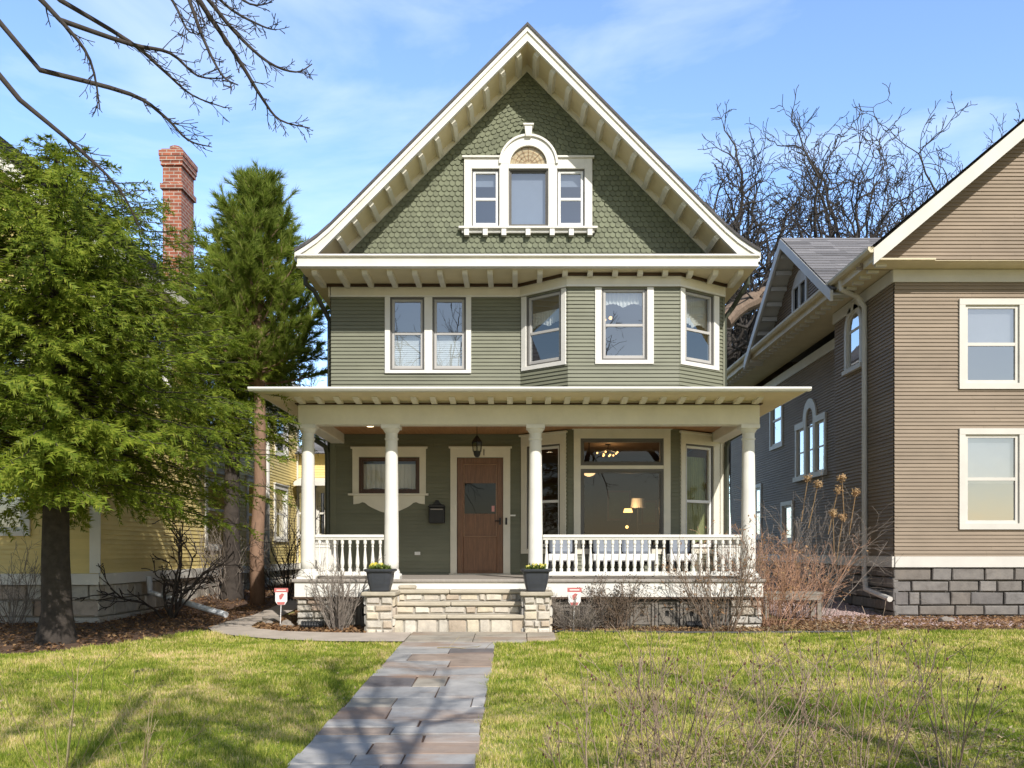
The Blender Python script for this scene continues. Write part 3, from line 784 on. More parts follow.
# --- gable window --------------------------------------------------
G = front(WY - .022)
def gx(px): return xx(px, WY)
def gz_(py): return zz(py, WY)
m = MB()
uL, uR, zs, zc = gx(464.3), gx(592), gz_(228.5), gz_(159.6)
op = [(gx(471.9), gx(499.4)), (gx(508.6), gx(548.2)), (gx(556.9), gx(584.4))]
zw0, zw1 = gz_(227.6), gz_(170)
m.fbox(G, uL, op[0][0], 0, .05, zs, zc); m.fbox(G, op[0][1], op[1][0], 0, .05, zs, zc); m.fbox(G, op[1][1], op[2][0], 0, .05, zs, zc); m.fbox(G, op[2][1], uR, 0, .05, zs, zc)
m.fbox(G, op[0][0], op[0][1], 0, .048, zw1, zc); m.fbox(G, op[2][0], op[2][1], 0, .048, zw1, zc)
zl = gz_(165.5)
m.fbox(G, op[1][0], op[1][1], 0, .055, zw1, zl)
acx = gx(528.4)
m.fbox(G, uL - .035, acx - .53, 0, .09, zc, zc + .035); m.fbox(G, acx + .53, uR + .035, 0, .09, zc, zc + .035)
arc = lambda r, n=24, z=zl: [(acx + r * math.cos(math.pi * i / n), z + r * 1.0 * math.sin(math.pi * i / n)) for i in range(n + 1)]
rg = (op[1][1] - op[1][0]) / 2 - .03
m.strip(G, arc(.52), arc(rg), 0, .0535)
for s in (-1, 1): m.fbox(G, *sorted((acx + s * .535, acx + s * rg)), 0, .0518, zl - .001, zc + .01)
m.strip(G, arc(.56), arc(.515), 0, .09)
m.prism(G, [(acx - .055, zl + .5), (acx + .055, zl + .5), (acx + .075, zl + .70), (acx - .075, zl + .70)], 0, .12)
m.fbox(G, acx - .10, acx + .10, 0, .14, zl + .70, zl + .735)
gw = m.build('window', 'trim_white', house, bevel=.004)
m = MB(); m.fbox(G, gx(459), gx(597), .0, .13, zs - .045, zs - .001); m.fbox(G, gx(462), gx(594), .0, .07, zs - .11, zs - .0451); m.build('sill', 'trim_white', gw, bevel=.006)
for px in (467, 485.5, 504, 528, 552, 571, 589.5):
    m = MB(); m.fbox(G, gx(px) - .045, gx(px) + .045, .0, .115, zs - .17, zs - .0455); m.build('sill_bracket', 'trim_white', gw)
for i in (0, 2): hung(gw, G, op[i][0], op[i][1], zw0, zw1, gz_(199.5), 'sash_dark', 'sash_white', .02, .05, 'pane', ('shade', zw1 - .28, zw1 - .05))
hung(gw, G, op[1][0], op[1][1], zw0, zw1, 0, 'sash_dark', 'sash_dark', .03, .025, 'pane', ('shade', zw0 + .04, zw1 - .04), rail=False)
m = MB(); pts = arc(rg, 20); m.add([G.w(u, .0, z) for u, z in pts], [tuple(range(len(pts)))]); m.build('pane', 'pane_porch', gw, recalc=False)
# leaded fan in the half round light
m = MB()
for k in range(1, 8):
    a = math.pi * k / 8; m.tube([G.w(acx + .06 * math.cos(a), .004, zl + .06 * math.sin(a)), G.w(acx + rg * math.cos(a), .004, zl + rg * math.sin(a))], .0035, 4)
for r in (.10, .18, .25): m.tube([G.w(u, .004, z) for u, z in arc(r, 16)], .0035, 4)
m.build('fan_tracery', 'door_wood_light', gw)
m = MB(); pts = arc(rg - .002, 20); m.add([G.w(u, -.012, z) for u, z in pts], [tuple(range(len(pts)))]); m.build('blind', 'blind_tan', gw, recalc=False)

# --- porch ---------------------------------------------------------
m = MB(); m.box(-3.60, 3.98, -.135, WY, FZ - .05, FZ); m.build('porch_floor', 'floor_grey', house, bevel=.01)
m = MB(); m.box(-3.56, 3.94, -.10, 0, .50, FZ - .0505); m.box(-3.56, -3.5, 0, WY, .50, FZ - .0505); m.box(3.88, 3.94, 0, WY, .50, FZ - .0505); m.build('porch_skirt', 'trim_white', house)
m = MB(); m.box(-3.58, 3.96, -.12, -.08, .472, .505); m.build('skirt_bead', 'bed_brown', house)
m = MB(); m.box(-3.53, XR, 0, .25, 3.28, 3.60); m.box(-3.53, -3.28, .251, WY, 3.281, 3.60); m.box(3.66, XR, .251, WY, 3.281, 3.60); m.build('porch_beam', 'trim', house, bevel=.008)
m = MB(); m.box(-3.55, XR + .02, -.02, 0, 3.622, 3.651); m.build('beam_bead', 'trim', house)
m = MB(); m.box(-3.57, XR + .04, -.04, -.001, 3.602, 3.622); m.box(-3.57, -3.531, 0, WY, 3.602, 3.622); m.box(XR + .001, XR + .04, 0, WY, 3.602, 3.622); m.build('bed_moulding', 'bed_brown', house)
m = MB(); m.box(-3.28, 3.66, .251, WY - .02, 3.46, 3.485); m.build('porch_ceiling', 'ceiling_wood', house)
PY, PHW = -.85, 4.19
m = MB(); m.box(XC - PHW + .02, XC + PHW - .02, PY + .03, -.001, 3.652, 3.672); m.box(XC - PHW + .02, -3.531, 0, WY, 3.652, 3.672); m.box(XR + .001, XC + PHW - .02, 0, WY, 3.652, 3.672); m.build('porch_soffit', 'soffit', house)
m = MB(); m.box(XC - PHW, XC + PHW, PY, PY + .03, 3.652, 3.657); m.box(XC - PHW, XC - PHW + .02, PY + .031, WY, 3.652, 3.657); m.box(XC + PHW - .02, XC + PHW, PY + .031, WY, 3.652, 3.657); m.build('eave_fascia', 'trim', house)
m = MB(); g = [(0, 0), (-.07, .0), (-.10, .03), (-.10, .058), (0, .058)]
m.add([(x, PY + u, 3.657 + z) for x in (XC - PHW - .06, XC + PHW + .06) for u, z in g], [tuple(range(5)), tuple(range(9, 4, -1))] + [(i, (i + 1) % 5, (i + 1) % 5 + 5, i + 5) for i in range(5)])
m.build('porch_gutter', 'gutter_white', house, bevel=.004)
m = MB(); a = XC - PHW; b = XC + PHW
ev = 3.705; rz_ = 4.25; il, ir = XL - .1, XR + .1
m.quad((a, PY, ev), (b, PY, ev), (ir, WY, rz_), (il, WY, rz_)); m.quad((a, PY, ev), (il, WY, rz_), (a, WY, ev)); m.quad((b, PY, ev), (b, WY, ev), (ir, WY, rz_))
m.quad((a, PY, ev - .03), (b, PY, ev - .03), (b, WY, ev - .03), (a, WY, ev - .03)); m.quad((a, WY, ev - .03), (b, WY, ev - .03), (ir, WY, rz_), (il, WY, rz_))
m.build('porch_roof', 'shingle', house)
for i in range(25):
    x = XC + (i - 12) * .302
    m = MB(); x0, x1 = x - .045, x + .045
    prof = [(-.46, 3.6515), (-.046, 3.6515), (-.046, 3.60), (-.12, 3.592), (-.28, 3.60), (-.40, 3.625), (-.46, 3.642)]
    n = len(prof)
    m.add([(q, y, z) for q in (x0, x1) for y, z in prof], [tuple(range(n)), tuple(range(2 * n - 1, n - 1, -1))] + [(k, (k + 1) % n, (k + 1) % n + n, k + n) for k in range(n)])
    m.build('bracket', 'trim', house)
# columns: shaft with its base and capital
colx = [-3.395, -2.039, .30, 3.76]; colp = None
for x in colx:
    if colp is None:
        c = (x, .125, FZ)
        m = MB(); prof = []
        for k in range(15):
            t = k / 14; prof.append((.118 - .022 * t ** 1.7, .12 + t * 2.22))
        m.lathe(c, prof, 32); colp = m.build('porch_column', 'trim_white', house, smooth=True)
        m = MB(); m.lathe(c, [(.215, 0), (.215, .035)], 4); m.lathe(c, [(.165, .035), (.172, .055), (.165, .08), (.135, .09), (.14, .105), (.128, .13), (.118, .16)], 32); m.build('base', 'trim_white', colp, smooth=False)
        m = MB(); m.lathe(c, [(.105, 2.25), (.112, 2.262), (.112, 2.28), (.098, 2.285), (.098, 2.36), (.108, 2.37), (.12, 2.39), (.145, 2.43)], 32); m.box(x - .15, x + .15, -.025, .275, FZ + 2.43, 3.279); m.build('capital', 'trim_white', colp)
    else: copy_part(colp, (x - colx[0], 0, 0))
# railings
def rail_run(p, q, fr_, L):
    m = MB(); m.fbox(fr_, 0, L, -.055, .055, 1.455, 1.505); m.fbox(fr_, 0, L, -.035, .035, 1.418, 1.4549); m.build('top_rail', 'trim_white', house, bevel=.008)
    m = MB(); m.fbox(fr_, 0, L, -.045, .045, .835, .905); m.build('bottom_rail', 'trim_white', house, bevel=.008)
runs = [((-3.27, .125), (-2.16, .125)), ((.42, .125), (3.64, .125)), ((-3.405, .26), (-3.405, WY - .02)), ((3.785, .26), (3.785, WY - .02))]
balp = None
for p, q in runs:
    f = Fr.between(p, q); rail_run(p, q, f, f.L)
    n = max(2, round(f.L / .119)); st = f.L / n
    for k in range(n):
        x, y, _ = f.w((k + .5) * st, 0, 0)
        if balp is None:
            m = MB(); c = (x, y, .905)
            m.lathe(c, [(.030, 0), (.030, .05), (.018, .055), (.024, .075), (.033, .13), (.030, .19), (.022, .28), (.016, .36), (.015, .39), (.022, .40), (.022, .412), (.016, .42), (.018, .44), (.028, .455), (.028, .5135)], 12)
            balp = m.build('baluster', 'trim_white', house, smooth=False); b0 = (x, y)
        else: copy_part(balp, (x - b0[0], y - b0[1], 0))
# base walls under the porch
def ashlar(mb, fr, u0, u1, z0, z1, d0, d1, rows, rng, lo=.16, hi=.42, gap=.012):
    """split stone laid in courses, every block a little proud or shy of its neighbour"""
    z = z0
    hs = [rng.uniform(.8, 1.25) for _ in range(rows)]; k = (z1 - z0) / sum(hs)
    for h in hs:
        h *= k; u = u0
        while u < u1 - .01:
            L = rng.uniform(lo, hi)
            if u1 - u - L < lo * .6: L = u1 - u
            pr = rng.uniform(-.012, .014)
            def j(s=.013): return rng.uniform(-s, s)
            a, b, p, q = u + gap * .5, u + L - gap * .5, z + gap * .5, z + h - gap * .5
            o = [(a + abs(j()), p + abs(j())), (b - abs(j()), p + abs(j())), (b - abs(j()), q - abs(j())), (a + abs(j()), q - abs(j()))]
            e = .014
            inn = [(o[0][0] + e, o[0][1] + e), (o[1][0] - e, o[1][1] + e), (o[2][0] - e, o[2][1] - e), (o[3][0] + e, o[3][1] - e)]
            vs_ = [fr.w(x, d0, y) for x, y in o] + [fr.w(x, d1 - .016 + pr, y) for x, y in o] + [fr.w(x + j(.006), d1 + pr + j(.004), y + j(.006)) for x, y in inn]
            mb.add(vs_, [(8, 9, 10, 11)] + [(i + 4, (i + 1) % 4 + 4, (i + 1) % 4 + 8, i + 8) for i in range(4)] + [(i, (i + 1) % 4, (i + 1) % 4 + 4, i + 4) for i in range(4)])
            u += L
        z += h
srng = random.Random(21)
FP = front(0)
m = MB(); ashlar(m, FP, -3.53, -2.95, -.05, .47, .0, .09, 5, srng, .14, .3); ashlar(m, Fr(-3.53, WY, 0, -1, -1, 0), 0, WY + .05, -.05, .50, -.06, .0, 5, srng, .2, .45)
m.build('foundation_wall', 'foundation', house, recalc=False)
m = MB(); ashlar(m, FP, 3.42, 3.93, -.05, .47, .0, .09, 4, srng, .14, .3); ashlar(m, Fr(3.91, 0, 0, 1, 1, 0), -.05, WY, -.05, .50, -.06, .0, 4, srng, .2, .45)
m.build('foundation_pier', 'foundation', house, recalc=False)
m = MB(); m.box(-3.5, 3.9, .002, .05, -.1, .50); m.box(-3.5, -3.46, .05, WY, -.1, .5); m.box(3.85, 3.89, .05, WY, -.1, .5); m.box(XL + .05, XR - .05, 2.7, 13.9, -.1, .6); m.build('foundation_backing', 'mortar', house)
# vent blocks: nested squares round a dark hole
for x0 in [-2.93, -2.62] + [.62 + k * .40 for k in range(7)]:
    m = MB(); wv = .30 if x0 < 0 else .385
    u0, u1, p0, p1 = x0, x0 + wv, .0, .44
    cu_, cz_ = (u0 + u1) / 2, (p0 + p1) / 2
    ring(m, FP, u0, u1, p0, p1, .04, .0016, .05); ring(m, FP, u0 + .04, u1 - .04, p0 + .04, p1 - .04, .02, .0016, .018); ring(m, FP, u0 + .06, u1 - .06, p0 + .06, p1 - .06, .045, .0016, .040)
    ring(m, FP, u0 + .105, u1 - .105, p0 + .105, p1 - .105, max(.02, (wv - .21) / 2 - .03), .0016, .022, max(.02, .115 - .03))
    m.build('vent_block', 'vent_block', house)
m = MB(); m.box(-2.95, 3.42, .001, .0015, -.05, .48); m.build('vent_backing', 'black_metal', house)
# steps and their piers
SX0, SX1 = -1.875, .105
treads = [(-.40, .635), (-.66, .455), (-.92, .275)]       # front edge, top
for i, (yf, zt_) in enumerate(treads):
    m = MB()
    zlo = treads[i + 1][1] if i < 2 else -.03
    ashlar(m, front(yf + .04), SX0, SX1, zlo, zt_ - .06, -.06, .0, 1, srng, .09, .34)
    m.build('step_riser', 'ashlar', house, recalc=False)
m = MB(); m.box(SX0, SX1, -.86, -.1, -.1, .21); m.box(SX0, SX1, -.6, -.1, .21, .39); m.box(SX0, SX1, -.34, -.1, .39, .57); m.build('step_core', 'mortar', house)
for i, (yf, zt_) in enumerate(treads):
    sp = srng.uniform(.4, .6); yb_ = -.10 if i == 0 else treads[i - 1][0] + .039
    xm = SX0 + (SX1 - SX0) * sp
    m = MB(); ov = .0
    m.box(SX0 - ov, xm - .004, yf, yb_, zt_ - .062, zt_); m.box(xm + .004, SX1 + ov, yf + .006, yb_, zt_ - .060, zt_ - .002); m.build('tread', 'tread_stone', house, bevel=.012)
for x0, x1 in ((-2.28, -1.876), (.106, .50)):
    m = MB()
    ashlar(m, front(-.93), x0, x1, -.05, .56, -.03, .03, 5, srng, .09, .26)
    ashlar(m, Fr(x0, -.10, 0, -1, -1, 0), 0, .80, -.05, .56, -.03, .03, 4, srng, .15, .35); ashlar(m, Fr(x1, -.93, 0, 1, 1, 0), 0, .80, -.05, .56, -.03, .03, 4, srng, .15, .35)
    pier = m.build('stair_pier', 'ashlar', house, recalc=False)
    m = MB(); m.box(x0 + .002, x1 - .002, -.925, -.10, -.05, .562); m.build('pier_core', 'mortar', pier)
    m = MB(); m.box(x0 - .06, x1 + .05, -1.0, -.13, .562, .622); m.build('pier_cap', 'cap_stone', pier, bevel=.012)
m = MB(); m.box(-1.87, -1.6, -.34, -.12, .636, .70); m.build('step_stone', 'tread_stone', house, bevel=.02)
# recessed ceiling light
m = MB(); c = pt(370, 425, 1.36); m.lathe((c.x, c.y, 3.44), [(.085, 0), (.085, .019)], 20); rl = m.build('recessed_light', 'gutter_white', house)
m = MB(); m.lathe((c.x, c.y, 3.436), [(.06, 0), (.06, .003)], 20); m.build('lens', 'lamp_spot', rl)
# downspouts
def spout(pts, mat='downspout_green', r=.045, par=None, nm='downspout'):
    m = MB(); m.tube(pts, r, 8); return m.build(nm, mat, par or house, smooth=False)
spout([(XC - 4.10, 2.15, 6.44), (XC - 4.10, 2.15, 6.18), (XC - 3.98, 2.3, 6.10), (XL - .12, 2.72, 5.78), (XL - .06, 2.75, 5.65), (XL - .06, 2.75, 4.3), (XL - .06, 2.75, .3)])
spout([(XC + 4.12, 2.3, 6.44), (XC + 4.12, 2.3, 6.22), (XC + 4.04, 2.4, 6.10), (XR + .22, 2.72, 5.9), (XR + .07, 2.75, 5.70), (XR + .07, 2.75, 4.3), (XR + .07, 2.75, .3)])
spout([(XC - 4.25, 2.3, 3.70), (XC - 4.2, 2.3, 3.55), (XL - .32, 2.45, 3.36), (XL - .10, 2.52, 3.22), (XL - .06, 2.53, 3.08), (XL - .06, 2.53, .2)])
spout([(XC + 4.25, 2.3, 3.70), (XC + 4.2, 2.3, 3.58), (XR + .30, 2.45, 3.46), (XR + .10, 2.52, 3.34), (XR + .06, 2.53, 3.2), (XR + .06, 2.53, .2)])

def bulb(loc, power, r=.06):
    l = bpy.data.lights.new('lamp_light', 'POINT'); l.energy = power * .5; l.color = (1, .62, .3); l.shadow_soft_size = r
    o = bpy.data.objects.new('lamp_light', l); C.objects.link(o); o.location = loc

# ================================================================== THINGS ON AND IN THE HOUSE
# mailbox
m = MB(); x0, x1 = xx(428.5, WY), xx(446, WY); zA, zB_ = zz(523.5, WY), zz(507.5, WY)
mbx = thing('mailbox', 'black metal mailbox on the green porch wall left of the door', 'mailbox', ((x0 + x1) / 2, WY - .02, zA))
m.fbox(FW, x0 + .015, x1 - .015, .02, .14, zA, zB_); m.build('body', 'black_metal', mbx, bevel=.015)
m = MB(); m.prism(FW, [(x0, zB_), (x1, zB_), (x1 - .03, zB_ + .05), (x0 + .03, zB_ + .05)], .018, .16); m.build('lid', 'black_metal', mbx, bevel=.008)
m = MB(); cu_ = (x0 + x1) / 2; m.prism(FW, [(cu_ - .10, zB_ + .051), (cu_ + .10, zB_ + .051), (cu_ + .05, zB_ + .09), (cu_ + .025, zB_ + .14), (cu_ - .025, zB_ + .14), (cu_ - .05, zB_ + .09)], .018, .03); m.build('crest', 'black_metal', mbx)
m = MB(); m.fbox(FW, x0 + .05, x1 - .05, .141, .146, zB_ - .05, zB_ - .03); m.build('letter_slot', 'floor_grey', mbx)
# hanging lantern
lc = pt(477, 448, 1.3); lz = lc.z
lan = thing('porch_lantern', 'dark metal lantern hanging from the porch ceiling before the door head', 'lantern', (lc.x, lc.y, lz - .16))
m = MB(); m.tube([(lc.x, lc.y, 3.459), (lc.x, lc.y, lz + .2)], .006, 6); m.lathe((lc.x, lc.y, 3.44), [(.05, 0), (.05, .019)], 12); m.build('chain', 'black_metal', lan)
m = MB(); m.lathe((lc.x, lc.y, lz), [(.10, .10), (.085, .13), (.03, .20), (.012, .22)], 6); m.build('cap', 'black_metal', lan)
m = MB(); m.lathe((lc.x, lc.y, lz), [(.03, -.16), (.06, -.13), (.075, -.06), (.08, -.055)], 6); m.build('base', 'black_metal', lan)
for k in range(6):
    a = math.pi * 2 * (k + .5) / 6; m = MB(); m.tube([(lc.x + .077 * math.cos(a), lc.y + .077 * math.sin(a), lz - .06), (lc.x + .095 * math.cos(a), lc.y + .095 * math.sin(a), lz + .105)], .007, 4); m.build('bar', 'black_metal', lan)
m = MB(); m.lathe((lc.x, lc.y, lz), [(.068, -.055), (.088, .10)], 6); m.build('lantern_glass', 'pane_porch', lan)
# outdoor sofas behind the right railing
sofp = None
for px0, px1, yy, lab in ((548, 577, 1.25, 'white porch armchair with grey cushion just right of the column beside the steps'), (593, 656, 1.15, 'wide white porch sofa with grey back cushions below the picture window'), (671, 697, 1.25, 'white porch armchair with grey cushion nearest the porch corner')):
    x0, x1 = xx(px0, yy), xx(px1, yy); t = thing('porch_sofa' if px1 - px0 > 40 else 'porch_armchair', lab, 'sofa' if px1 - px0 > 40 else 'armchair', ((x0 + x1) / 2, yy, FZ))
    m = MB(); m.box(x0, x1, yy - .02, yy + .5, FZ + .27, FZ + .40); m.build('seat', 'sofa_white', t, bevel=.02)
    n = 2 if px1 - px0 > 40 else 1
    for k in range(n):
        a = x0 + .04 + (x1 - x0 - .08) * k / n; b = x0 + .04 + (x1 - x0 - .08) * (k + 1) / n - .02
        m = MB(); m.box(a, b, yy + .32, yy + .48, FZ + .405, FZ + .70); m.build('back_cushion', 'sofa_grey', t, bevel=.04)
    m = MB(); m.box(x0, x1, yy + .50, yy + .54, FZ + .2, FZ + .72); m.build('backrest', 'pipe_black', t)
    for lx in (x0 + .03, x1 - .07):
        for ly in (yy, yy + .44):
            m = MB(); m.box(lx, lx + .04, ly, ly + .04, FZ, FZ + .27); m.build('leg', 'pipe_black', t)
# planters on the stair piers
def planter(px, lab, yellow):
    c = Vector((px, -.72, .622)); t = thing('planter', lab, 'planter', tuple(c), 'planters on the stair piers')
    m = MB(); m.lathe(c, [(.135, .0), (.15, .02), (.155, .05), (.175, .12), (.19, .2), (.198, .27), (.205, .30)], 32, 5); m.build('pot', 'planter', t, smooth=False)
    m = MB(); m.lathe(c, [(.205, .295), (.235, .31), (.24, .335), (.225, .345), (.19, .34), (.185, .31)], 32, 5); m.build('rim', 'planter', t)
    m = MB(); m.lathe(c, [(.187, .30), (.187, .315)], 24, 5); m.build('soil', 'soil', t)
    q = random.Random(int(px * 100)); m = MB(); f = MB()
    def leaf(mb, p, d, L, w_):
        s_ = d.cross(Vector((0, 0, 1))).normalized() * w_
        mb.add([tuple(p), tuple(p + d * L * .5 + s_), tuple(p + d * L), tuple(p + d * L * .5 - s_)], [(0, 1, 2, 3)])
    for _ in range(260):
        p = c + Vector((q.uniform(-.14, .14), q.uniform(-.14, .14), .31 + q.uniform(0, .06)))
        leaf(m, p, Vector((q.uniform(-1, 1), q.uniform(-1, 1), q.uniform(.3, 1.3))).normalized(), q.uniform(.04, .08), q.uniform(.012, .02))
    for _ in range(10 if yellow else 16):
        p = c + Vector((q.uniform(-.15, .02 if yellow else .15), q.uniform(-.14, .1), .36 + q.uniform(.0, .06)))
        n0 = Vector((q.uniform(-.4, .4), -1, q.uniform(.2, .9))).normalized()
        a0 = n0.orthogonal().normalized(); b0_ = n0.cross(a0)
        rr = .03 if yellow else .016
        for k in range(5):
            a = 2 * math.pi * k / 5; d = a0 * math.cos(a) + b0_ * math.sin(a); s_ = a0 * -math.sin(a) + b0_ * math.cos(a)
            f.add([tuple(p), tuple(p + d * rr + s_ * rr * .6), tuple(p + d * rr * 1.25), tuple(p + d * rr - s_ * rr * .6)], [(0, 1, 2, 3)])
    m.build('foliage', 'leaf_green', t, recalc=False); f.build('blossoms', 'petal', t, recalc=False)
planter(-2.09, 'dark grey planter of yellow pansies on the stair pier left of the steps', True)
planter(.29, 'dark grey planter of leafy green bedding plants on the pier right of the steps', False)
# lamps seen through the windows
c = pt(608, 452, 3.9); ch = thing('chandelier', 'glowing beaded chandelier behind the transom of the picture window', 'chandelier', (c.x, c.y, c.z - .15))
m = MB(); m.lathe((c.x, c.y, 3.40), [(.06, 0), (.06, .018)], 12); m.tube([(c.x, c.y, 3.4), (c.x, c.y, c.z + .06)], .01, 6); m.build('canopy', 'black_metal', ch)
bulb((c.x, c.y, c.z - .12), 14)
for k in range(10):
    a = 2 * math.pi * k / 10; rr = .22 if k % 2 else .11
    m = MB(); m.blob((c.x + rr * math.cos(a), c.y + rr * math.sin(a), c.z - .02 - .05 * (k % 2 == 0)), .022, k, sub=1, rough=0); m.build('bulb', 'lamp_warm', ch)
m = MB()
for k in range(5): a = 2 * math.pi * (2 * k + 1) / 10; m.tube([(c.x, c.y, c.z + .05), (c.x + .22 * math.cos(a), c.y + .22 * math.sin(a), c.z - .03)], .006, 4)
m.build('arms', 'black_metal', ch)
c = pt(628, 511, 4.5); t = thing('floor_lamp', 'lit floor lamp with orange shade deep behind the picture window', 'lamp', (c.x, c.y, .8))
m = MB(); m.lathe((c.x, c.y, .8), [(.14, 0), (.14, .02), (.02, .04), (.014, 1.1)], 16); m.build('stem', 'black_metal', t)
m = MB(); m.lathe((c.x, c.y, c.z), [(.10, -.03), (.075, .05)], 20); m.build('lamp_shade', 'lamp_warm', t)
bulb((c.x, c.y - .16, c.z + .02), 16)
m = MB(); q = pt(627, 527, 4.5); m.blob(tuple(q), .035, 3, sub=2, rough=0); m.build('bulb', 'lamp_warm', t)
c = pt(638, 507, 4.7); t = thing('table_lamp', 'dim drum shade lamp beside the lit floor lamp indoors', 'lamp', (c.x, c.y, .8))
m = MB(); m.lathe((c.x, c.y, .8), [(.15, 0), (.15, .02), (.02, .05), (.02, c.z - .8)], 16); m.build('stem', 'black_metal', t)
m = MB(); m.lathe((c.x, c.y, c.z), [(.16, -.02), (.14, .18)], 20); m.build('lamp_shade', 'curtain', t)
c = pt(589, 474, 3.4); t = thing('ceiling_light', 'glowing amber bowl light in the upper left corner of the picture window', 'ceiling light', (c.x, c.y, c.z - .05))
m = MB(); m.tube([(c.x, c.y, 3.419), (c.x, c.y, c.z + .04)], .01, 6); m.build('stem', 'black_metal', t)
m = MB(); m.lathe((c.x, c.y, c.z), [(.03, -.05), (.10, -.02), (.14, .03), (.145, .04)], 20); m.build('bowl', 'lamp_soft', t)
c = pt(608, 319, 3.6); t = thing('bedroom_lamp', 'small lit two bulb lamp behind the front window of the upper bay', 'ceiling light', (c.x, c.y, c.z - .05))
m = MB(); m.tube([(c.x, c.y, 6.199), (c.x, c.y, c.z + .04)], .01, 6); m.build('stem', 'black_metal', t)
for k in (-.07, .05):
    m = MB(); m.blob((c.x + k, c.y, c.z - (.02 if k < 0 else -.02)), .035, 2, sub=2, rough=0); m.build('bulb', 'lamp_warm', t)

# ================================================================== GROUND
def sheet(name, mat, poly, lift, cell=.35, kind='structure', jag=0.0):
    """a flat-lying sheet that follows the ground"""
    bm = bmesh.new(); vs_ = [bm.verts.new((x, y, 0)) for x, y in poly]; bm.faces.new(vs_)
    ys = sorted({-.6, 2.5, 6.5} & set([-.6, 2.5, 6.5]))
    y0, y1 = min(p[1] for p in poly), max(p[1] for p in poly)
    for yc in [-.6, 2.5, 6.5, -20]:
        if y0 < yc < y1: bmesh.ops.bisect_plane(bm, geom=bm.verts[:] + bm.edges[:] + bm.faces[:], plane_co=(0, yc, 0), plane_no=(0, 1, 0))
    for v in bm.verts: v.co.z = gz(v.co.y) + lift
    me = bpy.data.meshes.new(name); bm.to_mesh(me); bm.free()
    me.materials.append(MATS[mat]); o = bpy.data.objects.new(name, me); C.objects.link(o); o['kind'] = kind; return o
sheet('ground', 'lawn_soil', [(-120, -60), (120, -60), (120, 260), (-120, 260)], 0)
sheet('road', 'asphalt', [(-120, -32), (120, -32), (120, -24), (-120, -24)], .004)
sheet('pavement', 'concrete', [(-120, -18.6), (120, -18.6), (120, -17), (-120, -17)], .008)
P_left = [(-14, -3.6), (-7.6, -3.3), (-6.2, -2.9), (-5.5, -2.2), (-5.25, -1.4), (-4.86, -.75), (-4.95, .2), (-5.0, 9), (-7.2, 16), (-14, 16)]
sheet('mulch_bed', 'mulch', P_left, .006)
P_mid = [(-4.32, .15), (-4.1, -.45), (-3.6, -.80), (-2.26, -1.02), (-2.26, .0), (-3.6, 0.0), (-3.6, 9), (-4.4, 9)]
sheet('mulch_bed', 'mulch', P_mid, .006)
P_right = [(.5, 0), (.5, -.75), (1.6, -.86), (3.4, -.92), (5.2, -.8), (7.0, -.55), (14, -.5), (14, 2.0), (5.8, 2.4), (4.6, 1.2), (4.5, 12), (3.9, 12), (3.9, 0)]
sheet('mulch_bed', 'mulch', P_right, .006)
P_grav = [(4.9, 1.8), (6.0, .35), (8.6, .15), (8.6, 14), (4.5, 14)]
sheet('gravel_path', 'gravel_bed', P_grav, .012)
P_walk = [(-1.58, -1.96), (-2.6, -1.93), (-3.3, -1.76), (-4.0, -1.42), (-4.55, -.98), (-4.88, -.3), (-4.98, 1.0), (-5.0, 10), (-4.42, 10), (-4.42, .8), (-4.3, .1), (-4.08, -.42), (-3.6, -.78), (-2.9, -.95), (-2.28, -1.02), (-2.28, -.96), (-1.58, -.96)]
w_ = sheet('side_walk', 'concrete', P_walk, .03)
m = MB()                                    # landing of large flags before the steps
q = random.Random(5)
xs = [-1.575, -.62, .14, .56]
for i in range(3): 
    a, b = xs[i] + .005, xs[i + 1] - .005
    ys_ = [-1.955, -1.48, -.93] if i < 2 else [-1.70, -.96]
    for k in range(len(ys_) - 1):
        m.slab([(a, ys_[k]), (b, ys_[k]), (b, ys_[k + 1] - .01), (a, ys_[k + 1] - .01)], lambda x, y: gz(y) - .02, lambda x, y: gz(y) + .036)
o = m.build('landing_paving', 'bluestone_tan', bevel=.006); o['kind'] = 'structure'
# front walk: coursed flags
rows = [(645, 652), (652, 657.5), (657.5, 664), (664, 671), (671, 680), (680, 691), (691, 702), (702, 712), (712, 725), (725, 733), (733, 740), (740, 748), (748, 760), (760, 771), (771, 792), (792, 830), (830, 900), (900, 1010), (1010, 1300)]
kinds = [[(1, 0)], [(.55, 0), (1, 2)], [(.2, 0), (1, 1)], [(.6, 0), (1, 1)], [(.52, 0), (1, 0)], [(.40, 2), (.66, 3), (1, 0)], [(.62, 0), (1, 0)], [(.34, 3), (.9, 0), (1, 0)], [(.36, 1), (1, 0)], [(.6, 0), (1, 0)], [(.45, 1), (1, 0)], [(.66, 0), (1, 0)], [(.38, 0), (1, 1)], [(.33, 0), (.6, 0), (1, 0)], [(.5, 0), (1, 2)], [(.3, 1), (1, 0)], [(.55, 0), (1, 0)], [(.4, 3), (1, 0)], [(.6, 0), (1, 1)]]
q = random.Random(3)
def tdist(py): return 1580.0 / (py - 519)
MN = ['bluestone', 'bluestone_brown', 'bluestone_dark', 'bluestone_tan']
m = MB()
